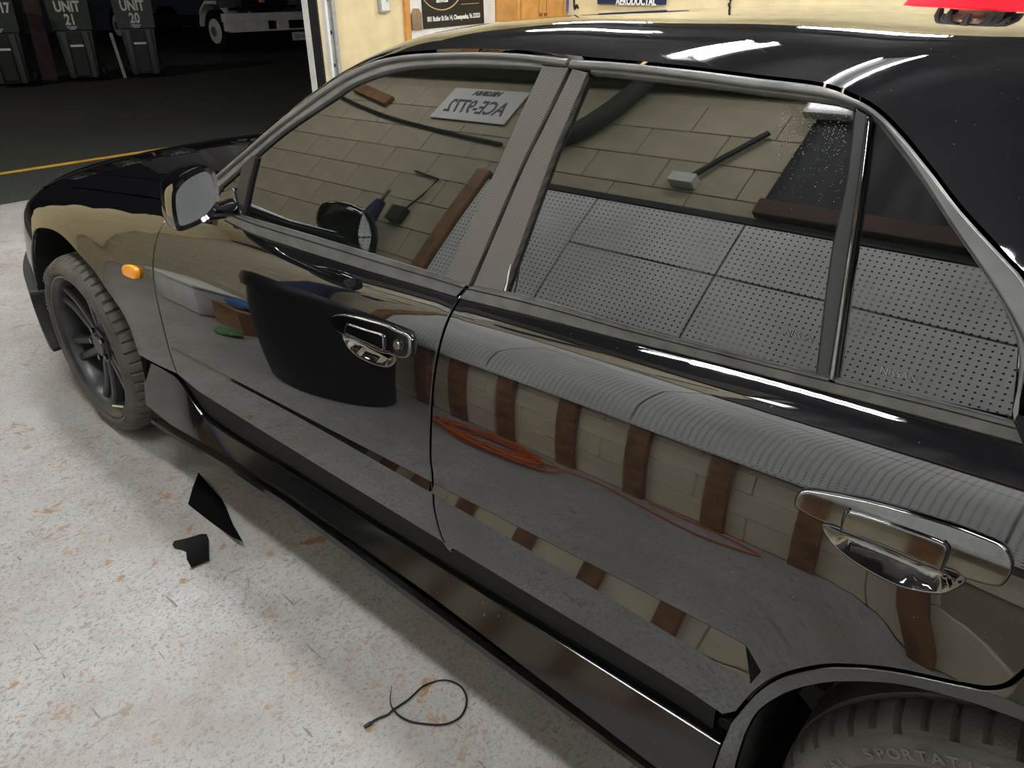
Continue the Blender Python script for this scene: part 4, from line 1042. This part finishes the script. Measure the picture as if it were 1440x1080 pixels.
for k in range(7): MB().box((XT-.09, yl+1.38, zg0+.10+k*.09), (.03, 1.30, .035), bevel=.006).build('grille_bar', M['chrome'], tk)
for s, yy in ((1, yl+.30), (-1, yr-.30)):
    MB().box((XT-.22, yy, zg0+.26), (.3, .52, .34), bevel=.06).build('headlamp', mat('headlamp_glass', (.10, .11, .12), .1, var=.2) if not bpy.data.materials.get('headlamp_glass') else bpy.data.materials['headlamp_glass'], tk, True)
q_ = TW(370, 1); tag(MB().box((XT-.06, q_[1], q_[2]+.02), (.05, .15, .12), bevel=.02).build('marker_lamp', mat('amber_marker', (.85, .42, .25), .3, var=.1), tk, True), 'pale amber marker lamp')
MB().box((XT-1.0, (yl+yr)/2, zg0+.75), (1.5, 1.6, .75), bevel=.15, seg=3).build('engine_hood', M['tpaint'], tk, True)
MB().box((XT-2.5, (yl+yr)/2, zg0+1.2), (1.6, 2.2, 1.9), bevel=.12, seg=3).build('cab', M['tpaint'], tk, True)
MB().box((XT-1.73, (yl+yr)/2, zg0+1.6), (.08, 1.9, .75), bevel=.03).build('windscreen', M['glass'], tk)
MB().box((XT-6, (yl+yr)/2, zg0+1.6), (5, 2.4, 2.4), bevel=.03).build('cargo_box', M['tpaint'], tk)
for s, yy in ((0, yl+.50), (1, yr-.50)):
    for xx in (XT-1.15, XT-6.5):
        wz = .46
        t_ = MB().cyl((xx, yy-.14, wz), (xx, yy+.14, wz), .47, seg=32).build('tyre', M['rubber'], tk, True)
        e_ = -1 if s == 0 else 1
        MB().cyl((xx, yy+e_*.12, wz), (xx, yy+e_*.155, wz), .29, .27, 28).build('wheel_disc', M['tpaint'], t_, True)
        m = MB()
        m.cyl((xx, yy+e_*.15, wz), (xx, yy+e_*.19, wz), .11, seg=16)
        m.build('hub', M['steel'], t_, True)
    fa = [(xx_, z_) for xx_, z_ in ((XT-.45, .62), (XT-.55, .86), (XT-.85, 1.05), (XT-1.4, 1.05), (XT-1.7, .86), (XT-1.8, .55))]
    A_ = [(a, yy-.16, z_) for a, z_ in fa]; B_ = [(a, yy+.16, z_) for a, z_ in fa]
    loft('mudguard', [[(a, y_, z_+.07) for a, y_, z_ in A_], A_, B_, [(a, y_, z_+.07) for a, y_, z_ in B_]], M['tpaint'], tk, 20, closed=True, caps=True)
MB().box((XT-3.6, (yl+yr)/2, .62), (7.0, .9, .22)).build('chassis', M['black'], tk)
q_ = TW(421.5, 50.5); w_ = TW(432, 50)[1]-TW(411, 50)[1]
pl = MB().box((XT+.01, q_[1], q_[2]), (.012, w_, .185), bevel=.003).build('number_plate', M['posterw'], tk)
text_obj('plate_number', 'TU25-936', .115, mat('plate_red', (.16, .05, .05), .5), (XT+.018, q_[1], q_[2]-.012), (0, 1, 0), (0, 0, 1), pl, .001, .002, .62)

# ------------------------------------------------------------------ person in the red shirt behind the car
def person(px, y, zsh, label):
    P = at_plane(px, 5, 1, y); bx_, by_ = P[0], y
    sk_ = [((0, 0, .86), .135), ((0, .0, 1.00), .125), ((0, .01, 1.14), .140), ((0, .0, 1.27), .135), ((0, -.01, 1.36), .062), ((0, -.02, 1.42), .058), ((0, -.03, 1.49), .078), ((0, -.03, 1.56), .085), ((0, -.02, 1.62), .062)]
    V = [a for a, r in sk_]; Rr = [r for a, r in sk_]; E_ = [(i, i+1) for i in range(len(V)-1)]
    def chain(start, pts):
        k = start
        for a, r in pts: V.append(a); Rr.append(r); E_.append((k, len(V)-1)); k = len(V)-1
        return k
    for s in (-1, 1):
        h_ = chain(3, [((s*.16, .0, 1.29), .070), ((s*.215, .01, 1.20), .060), ((s*.245, .0, 1.03), .048), ((s*.25, -.07, .90), .040), ((s*.245, -.13, .79), .030), ((s*.24, -.155, .73), .034)])
        for f, (dx, dz, l_) in enumerate(((-.024, 0, .075), (-.008, 0, .085), (.008, 0, .080), (.024, 0, .065))):
            chain(h_, [((s*.24+dx, -.165, .69), .0095), ((s*.24+dx, -.168, .69-l_*.5), .009), ((s*.24+dx*.9, -.150, .69-l_), .0075)])
        chain(h_, [((s*.215, -.185, .71), .011), ((s*.208, -.195, .675), .0095)])
        chain(0, [((s*.095, .0, .80), .098), ((s*.105, -.01, .46), .066), ((s*.11, .02, .10), .045), ((s*.115, -.03, .05), .045), ((s*.12, -.15, .04), .036)])
    me = bpy.data.meshes.new('person'); me.from_pydata(V, E_, []); me.update()
    o = bpy.data.objects.new('person', me); COL.objects.link(o)
    sm = o.modifiers.new('skin', 'SKIN'); sm.use_smooth_shade = True; o.modifiers.new('sub', 'SUBSURF').levels = 2
    for i, r in enumerate(Rr): me.skin_vertices[0].data[i].radius = (r, r*(.72 if i in (0, 1, 2, 3) else 1.0))
    me.skin_vertices[0].data[0].use_root = True
    bpy.context.view_layer.update()
    nm = bpy.data.meshes.new_from_object(o.evaluated_get(bpy.context.evaluated_depsgraph_get()))
    bpy.data.objects.remove(o)
    skin = mat('brown_skin', (.22, .10, .055), .5, var=.1, vscale=20); red = mat('red_cotton', (.80, .004, .022), .8, var=.1, vscale=12); jean = mat('dark_trousers', (.02, .022, .03), .85, var=.2); shoe = mat('dark_shoes', (.012, .012, .012), .5)
    nm.materials.clear()
    for q in (skin, red, jean, shoe): nm.materials.append(q)
    for p_ in nm.polygons:
        c_ = p_.center; p_.use_smooth = True
        if c_.z < .09: k = 3
        elif c_.z < .88 and abs(c_.x) < .19: k = 2
        elif c_.z < 1.365 and (abs(c_.x) < .19 or c_.z > 1.10): k = 1
        else: k = 0
        p_.material_index = k
    sc = zsh/1.36
    T = Matrix.Translation((bx_, by_, 0)) @ Matrix.Rotation(math.radians(12), 4, 'Z') @ Matrix.Diagonal((sc*1.12, sc*1.1, sc, 1))
    nm.transform(T)
    o = link(bpy.data.objects.new('person', nm)); tag(o, label, 'person')
    # face and hair
    m = MB(); m.cyl((0, -.125, 1.50), (0, -.108, 1.55), .014, .007, 10); m.build('nose', skin, o, True, mtx=T)
    for s in (-1, 1):
        bmesh_s = MB(); bmesh.ops.create_uvsphere(bmesh_s.bm, u_segments=10, v_segments=8, radius=.012, matrix=Matrix.Translation((s*.032, -.104, 1.555))); bmesh_s.build('eye', M['posterw'], o, True, mtx=T)
        bmesh_s = MB(); bmesh.ops.create_uvsphere(bmesh_s.bm, u_segments=10, v_segments=8, radius=.022, matrix=Matrix.Translation((s*.088, -.02, 1.535)) @ Matrix.Diagonal((.5, .8, 1.3, 1))); bmesh_s.build('ear', skin, o, True, mtx=T)
    m = MB(); m.box((0, -.112, 1.485), (.045, .012, .010), bevel=.004); m.build('mouth', mat('lips', (.22, .07, .055), .5), o, mtx=T)
    m = MB(); rnd = random.Random(3)
    for k in range(46):
        a = rnd.uniform(-.2, math.pi+.2) if k > 14 else rnd.uniform(0, 2*math.pi)
        r0 = rnd.uniform(.0, .075); x0 = r0*math.cos(a); y0_ = -.02+r0*math.sin(a)
        x1, y1_ = .098*math.cos(a), -.01+.105*math.sin(a)
        L_ = rnd.uniform(.12, .24)
        m.tube([(x0, y0_, 1.655), (x0*.5+x1*.55, y0_*.5+y1_*.55, 1.645), (x1, y1_, 1.59), (x1*1.1, y1_*1.08, 1.59-L_*.5), (x1*1.12, y1_*1.1, 1.59-L_)], [.014, .014, .012, .011, .007], 6)
    tag(m.build('hair', mat('dark_hair', (.025, .018, .016), .6, var=.3), o, True, mtx=T), 'dark twisted locks')
    ring = [(.075*math.cos(a), -.012+.07*math.sin(a), 1.352-.012*math.sin(-a)) for a in np.linspace(0, 2*math.pi, 28, endpoint=False)]
    MB().tube(ring, .008, 6, True).build('collar', red, o, True, mtx=T)
    return o
person(1383, 2.42, 1.375, 'person in a red shirt with dark locks standing behind the black car')

# ------------------------------------------------------------------ scraps on the floor
FL = lambda a, b: at_plane(a, b, 2, 0)
def scrap(px, label, curl):
    pts = [FL(a, b) for a, b in px]; poly = [(q[0], q[1]) for q in pts]; c = np.mean(poly, axis=0)
    def f(a, b): return np.array([a, b, .003+curl*((a-c[0])**2+(b-c[1])**2)])
    o = panel('film_scrap', poly, f, M['film'], None, (0, 0, 1), h=.015, thick=.001, cham=.0003)
    return tag(o, label, 'film scrap')
M['film'] = mat('black_tint_film', (.002, .002, .002), .35, ior=1.3)
scrap([(281, 672), (291, 682), (303, 694), (312, 703), (318, 714), (329, 742), (344, 773), (330, 764), (310, 746), (285, 726), (265, 711), (272, 690)], 'long pointed scrap of black window film on the floor', .5)
scrap([(243, 768), (246, 763), (262, 759), (283, 753), (291, 753), (294, 760), (294, 780), (295, 790), (284, 795), (270, 801), (263, 788), (262, 777), (255, 774), (246, 773)], 'small notched scrap of black window film on the floor', .8)
zt = [(516, 1022), (530, 1013), (545, 1007), (553, 1000), (575, 985), (592, 969), (606, 962), (623, 958), (638, 961), (650, 969), (656, 983), (655, 996), (648, 1009), (636, 1017), (620, 1021), (600, 1020), (580, 1017), (565, 1012), (555, 1003), (550, 994), (549, 980), (551, 966)]
q = [FL(a, b) for a, b in zt]; q = [(p[0], p[1], .004+(.004 if i in (17, 18, 19) else 0)) for i, p in enumerate(q)]
rr = list(np.linspace(.0030, .0018, 8))+[.0024]*10+list(np.linspace(.002, .0006, 4))
Q = spl(q, 4); R2 = list(np.interp(np.linspace(0, 1, len(Q)), np.linspace(0, 1, len(rr)), rr))
ct = MB().tube(Q, R2, 6).build('cable_tie', M['plastic'], None, True); tag(ct, 'thin black cable tie curled into a loop on the floor', 'cable tie')
a, b = Vector(Q[0]), Vector(Q[2])
MB().box(a*.8+b*.2, (.018, .008, .005), rot=(b-a).to_track_quat('X', 'Z').to_matrix(), bevel=.0015).build('tie_head', M['plastic'], ct)

# ------------------------------------------------------------------ things along the near wall, seen in the car's paint and glass
def rough_round(name, prof, c, m, parent=None, seg=28, jit=.0, seed=1, sx=1.0, sy=1.0):
    rnd = random.Random(seed); V = []; Fc = []; n = len(prof)
    for r, z in prof:
        for k in range(seg):
            a = 2*math.pi*k/seg; q = r*(1+rnd.uniform(-jit, jit)); V.append((c[0]+sx*q*math.cos(a), c[1]+sy*q*math.sin(a), c[2]+z))
    for i in range(n-1):
        for k in range(seg): Fc.append([i*seg+k, i*seg+(k+1) % seg, (i+1)*seg+(k+1) % seg, (i+1)*seg+k])
    Fc.append(list(range(seg))[::-1]); Fc.append([(n-1)*seg+k for k in range(seg)])
    return mesh_obj(name, V, Fc, m, parent, smooth=True, angle=50)
DX, DY = .08, -1.0
bn = empty('rubbish_drum', (DX, DY, 0), 'large black rubbish drum with a bag, reflected in the front door', 'drum')
rough_round('drum', [(.27, .0), (.285, .02), (.31, .45), (.33, .86), (.335, .88)], (DX, DY, 0), mat('black_drum', (.004, .004, .005), .5, var=.2), bn, sx=1.1)
rough_round('bag_rim', [(.35, .70), (.362, .78), (.36, .88), (.34, .92), (.29, .90), (.24, .80)], (DX, DY, 0), mat('black_bin_bag', (.004, .004, .005), .35, var=.3, bump=.3, bscale=25), bn, 36, .02, 4, sx=1.1)
um = empty('folded_parasol', (-.62, -1.28, 0), 'folded navy parasol standing against the block wall beside the black drum', 'parasol')
um_a = Vector((-.50, -1.26, .95)); um_b = Vector((-.60, -1.36, 1.80))
MB().cyl(um_a, um_a*.12+um_b*.88, .13, .03, 14).build('canopy', M['navy'], um, True); MB().cyl(um_a*.15+um_b*.85, um_b, .012, .006, 8).build('tip', M['black'], um, True)
MB().cyl((-.42, -1.19, .005), um_a*.8+um_b*.2, .018, seg=10).build('pole', M['black'], um, True)
tb = empty('white_tub', (-1.52, -1.22, 0), 'white plastic tub on the floor reflected in the front door', 'tub')
MB().box((-1.52, -1.2, .16), (.62, .36, .32), bevel=.03, taper=.85).build('body', M['white'], tb, True); MB().box((-1.52, -1.2, .335), (.66, .40, .03), bevel=.01).build('lid', M['white'], tb, True)
bx = empty('cardboard_box', (-.98, -1.25, 0), 'brown cardboard box on the floor between the white tub and black drum', 'box')
M['card'] = mat('cardboard', (.30, .17, .08), .8, var=.15, vscale=6)
MB().box((-.98, -1.25, .12), (.30, .30, .24), bevel=.004).build('carton', M['card'], bx); MB().box((-.98, -1.09, .245), (.29, .10, .004), rot=Matrix.Rotation(.5, 3, 'X')).build('flap', M['card'], bx)
tag(rough_round('rag', [(.03, 0), (.11, .01), (.12, .05), (.07, .10), (.02, .12)], (-1.02, -1.27, .243), mat('blue_rag', (.06, .14, .34), .8, var=.3), None, 16, .18, 8), 'crumpled blue rag on top of the cardboard box', 'rag')
tag(rough_round('rag', [(.03, 0), (.08, .01), (.085, .03), (.05, .07), (.02, .08)], (-.80, -.98, .001), mat('green_rag', (.14, .28, .10), .8, var=.3), None, 16, .18, 9), 'crumpled green rag on the floor beside the cardboard box', 'rag')
M['cord'] = mat('orange_cord', (.62, .13, .02), .5, var=.1)
rnd = random.Random(5); pts = []
for k in range(150):
    a = k*.42; f = k/150
    pts.append((.86+(.30+.06*math.sin(k*.37))*math.cos(a)*(.75+.25*math.sin(k*.11)), -1.20+(.10+.04*math.sin(k*.53))*math.sin(a), .012+.035*abs(math.sin(k*.29))))
pts += [(1.10, -1.28, .012), (1.3, -1.36, .010), (1.5, -1.30, .010), (1.75, -1.25, .010), (1.95, -1.33, .010), (1.8, -1.39, .010), (1.5, -1.40, .010)]
tag(MB().tube(spl(pts, 3), .0055, 6).build('extension_cord', M['cord'], None, True), 'orange extension cord heaped on the floor, reflected in the doors', 'cord')
# wall fittings above
WN = YN+.002
pt = MB().box((-.56, WN+.012, 2.64), (.62, .006, .30), bevel=.002, seg=1).build('licence_plate', M['posterw'], None); tag(pt, 'white licence plate on the block wall, mirrored in the front window', 'licence plate')
def wtxt(t_, size, x, z, xs, par):
    me = text_mesh(t_, size, .0008, .003, xs); me.materials.clear(); me.materials.append(M['binw2'])
    me.transform(Matrix.Translation((x, WN+.0165, z)) @ Matrix(((-1, 0, 0, 0), (0, 0, 1, 0), (0, 1, 0, 0), (0, 0, 0, 1)))); link(bpy.data.objects.new('lettering', me), par)
M['binw2'] = mat('plate_ink', (.10, .11, .13), .6)
wtxt('ACE-9772', .17, -.56, 2.61, .68, pt); wtxt('VIRGINIA', .06, -.56, 2.745, .9, pt)
ol = empty('wall_outlet', (-.50, WN, 1.62), 'small dark outlet box with a thin conduit on the block wall', 'outlet')
MB().box((-.50, WN+.025, 1.67), (.11, .05, .11), bevel=.006).build('box', M['rubber'], ol)
MB().tube([(-.48, WN+.015, 1.72), (-.43, WN+.012, 1.85), (-.40, WN+.012, 1.99), (-.62, WN+.012, 2.02)], .007, 6).build('conduit', M['rubber'], ol, True)
tag(MB().tube(spl([(-2.3, WN+.015, 2.78), (-1.9, WN+.015, 2.60), (-1.3, WN+.015, 2.46), (-.7, WN+.015, 2.38), (-.15, WN+.015, 2.33)], 6), .012, 8).build('wall_cable', M['black'], None, True), 'black cable sagging along the block wall above the outlet', 'cable')
tag(MB().box((-1.6, WN+.02, 2.66), (.50, .03, .09), rot=Matrix.Rotation(.25, 3, 'Y'), bevel=.006).build('wood_plank', M['wood'], None), 'short brown plank fixed high on the block wall', 'plank')
tag(MB().tube(spl([(.05, WN+.06, 2.36), (.22, WN+.06, 2.40), (.36, WN+.06, 2.55), (.46, WN+.06, 2.85), (.50, WN+.06, 3.2)], 6), .055, 12).build('flexible_duct', mat('dark_brown_duct', (.045, .038, .03), .7, var=.2, vscale=20), None, True), 'dark flexible duct curving up the block wall above the pegboard', 'duct')
jb2 = empty('conduit_box', (1.0, WN, 2.22), 'pale metal conduit box with a pipe above the pegboard', 'electrical box')
MB().box((1.0, WN+.03, 2.25), (.12, .06, .06), bevel=.004).build('box', M['white'], jb2); MB().cyl((1.02, WN+.025, 2.28), (1.22, WN+.025, 2.62), .014, seg=8).build('pipe', M['rubber'], jb2, True)
dt = empty('dark_loft_sheet', (2.5, WN, 2.11), 'black sheet standing in for the dark loft above the pegboard behind the photographer', 'tarp')  # black sheet put in place of the dark storage loft
V = []; Fc = []; nx = 60
for k in range(nx+1):
    x = 1.38+(3.7-1.38)*k/nx; y = WN+.03+.018*math.sin(k*.9)+.01*math.sin(k*.37)
    V += [(x, y, 2.20), (x, y, CEIL-.02), (x, y-.006, CEIL-.02), (x, y-.006, 2.20)]
for k in range(nx):
    for j in range(4): Fc.append([k*4+j, k*4+(j+1) % 4, (k+1)*4+(j+1) % 4, (k+1)*4+j])
mesh_obj('sheet', V, Fc, M['black'], dt, smooth=True, angle=60)
MB().box((2.54, WN+.03, 2.155), (2.34, .05, .09), bevel=.006).build('batten', mat('dark_red_wood', (.07, .022, .014), .6, var=.3), dt)
struct(MB().box(((XF+1.3)/2, YN+.06, (2.9+CEIL)/2), (1.3-XF, .12, CEIL-2.9), bevel=.01).build('trim_14', mat('dark_beam', (.06, .05, .035), .8, var=.2)))
wlamp = empty('wall_lamp', (1.44, WN, 2.70), 'small square white wall lamp glowing against the black sheet', 'lamp')
MB().box((1.44, WN+.09, 2.80), (.20, .05, .20), bevel=.008).build('housing', M['white'], wlamp); MB().box((1.44, WN+.12, 2.80), (.16, .012, .16), bevel=.004).build('diffuser', mat('lamp_diffuser', (.9, .9, .9), .5, emit=(1, .98, .95), estr=6.0), wlamp)
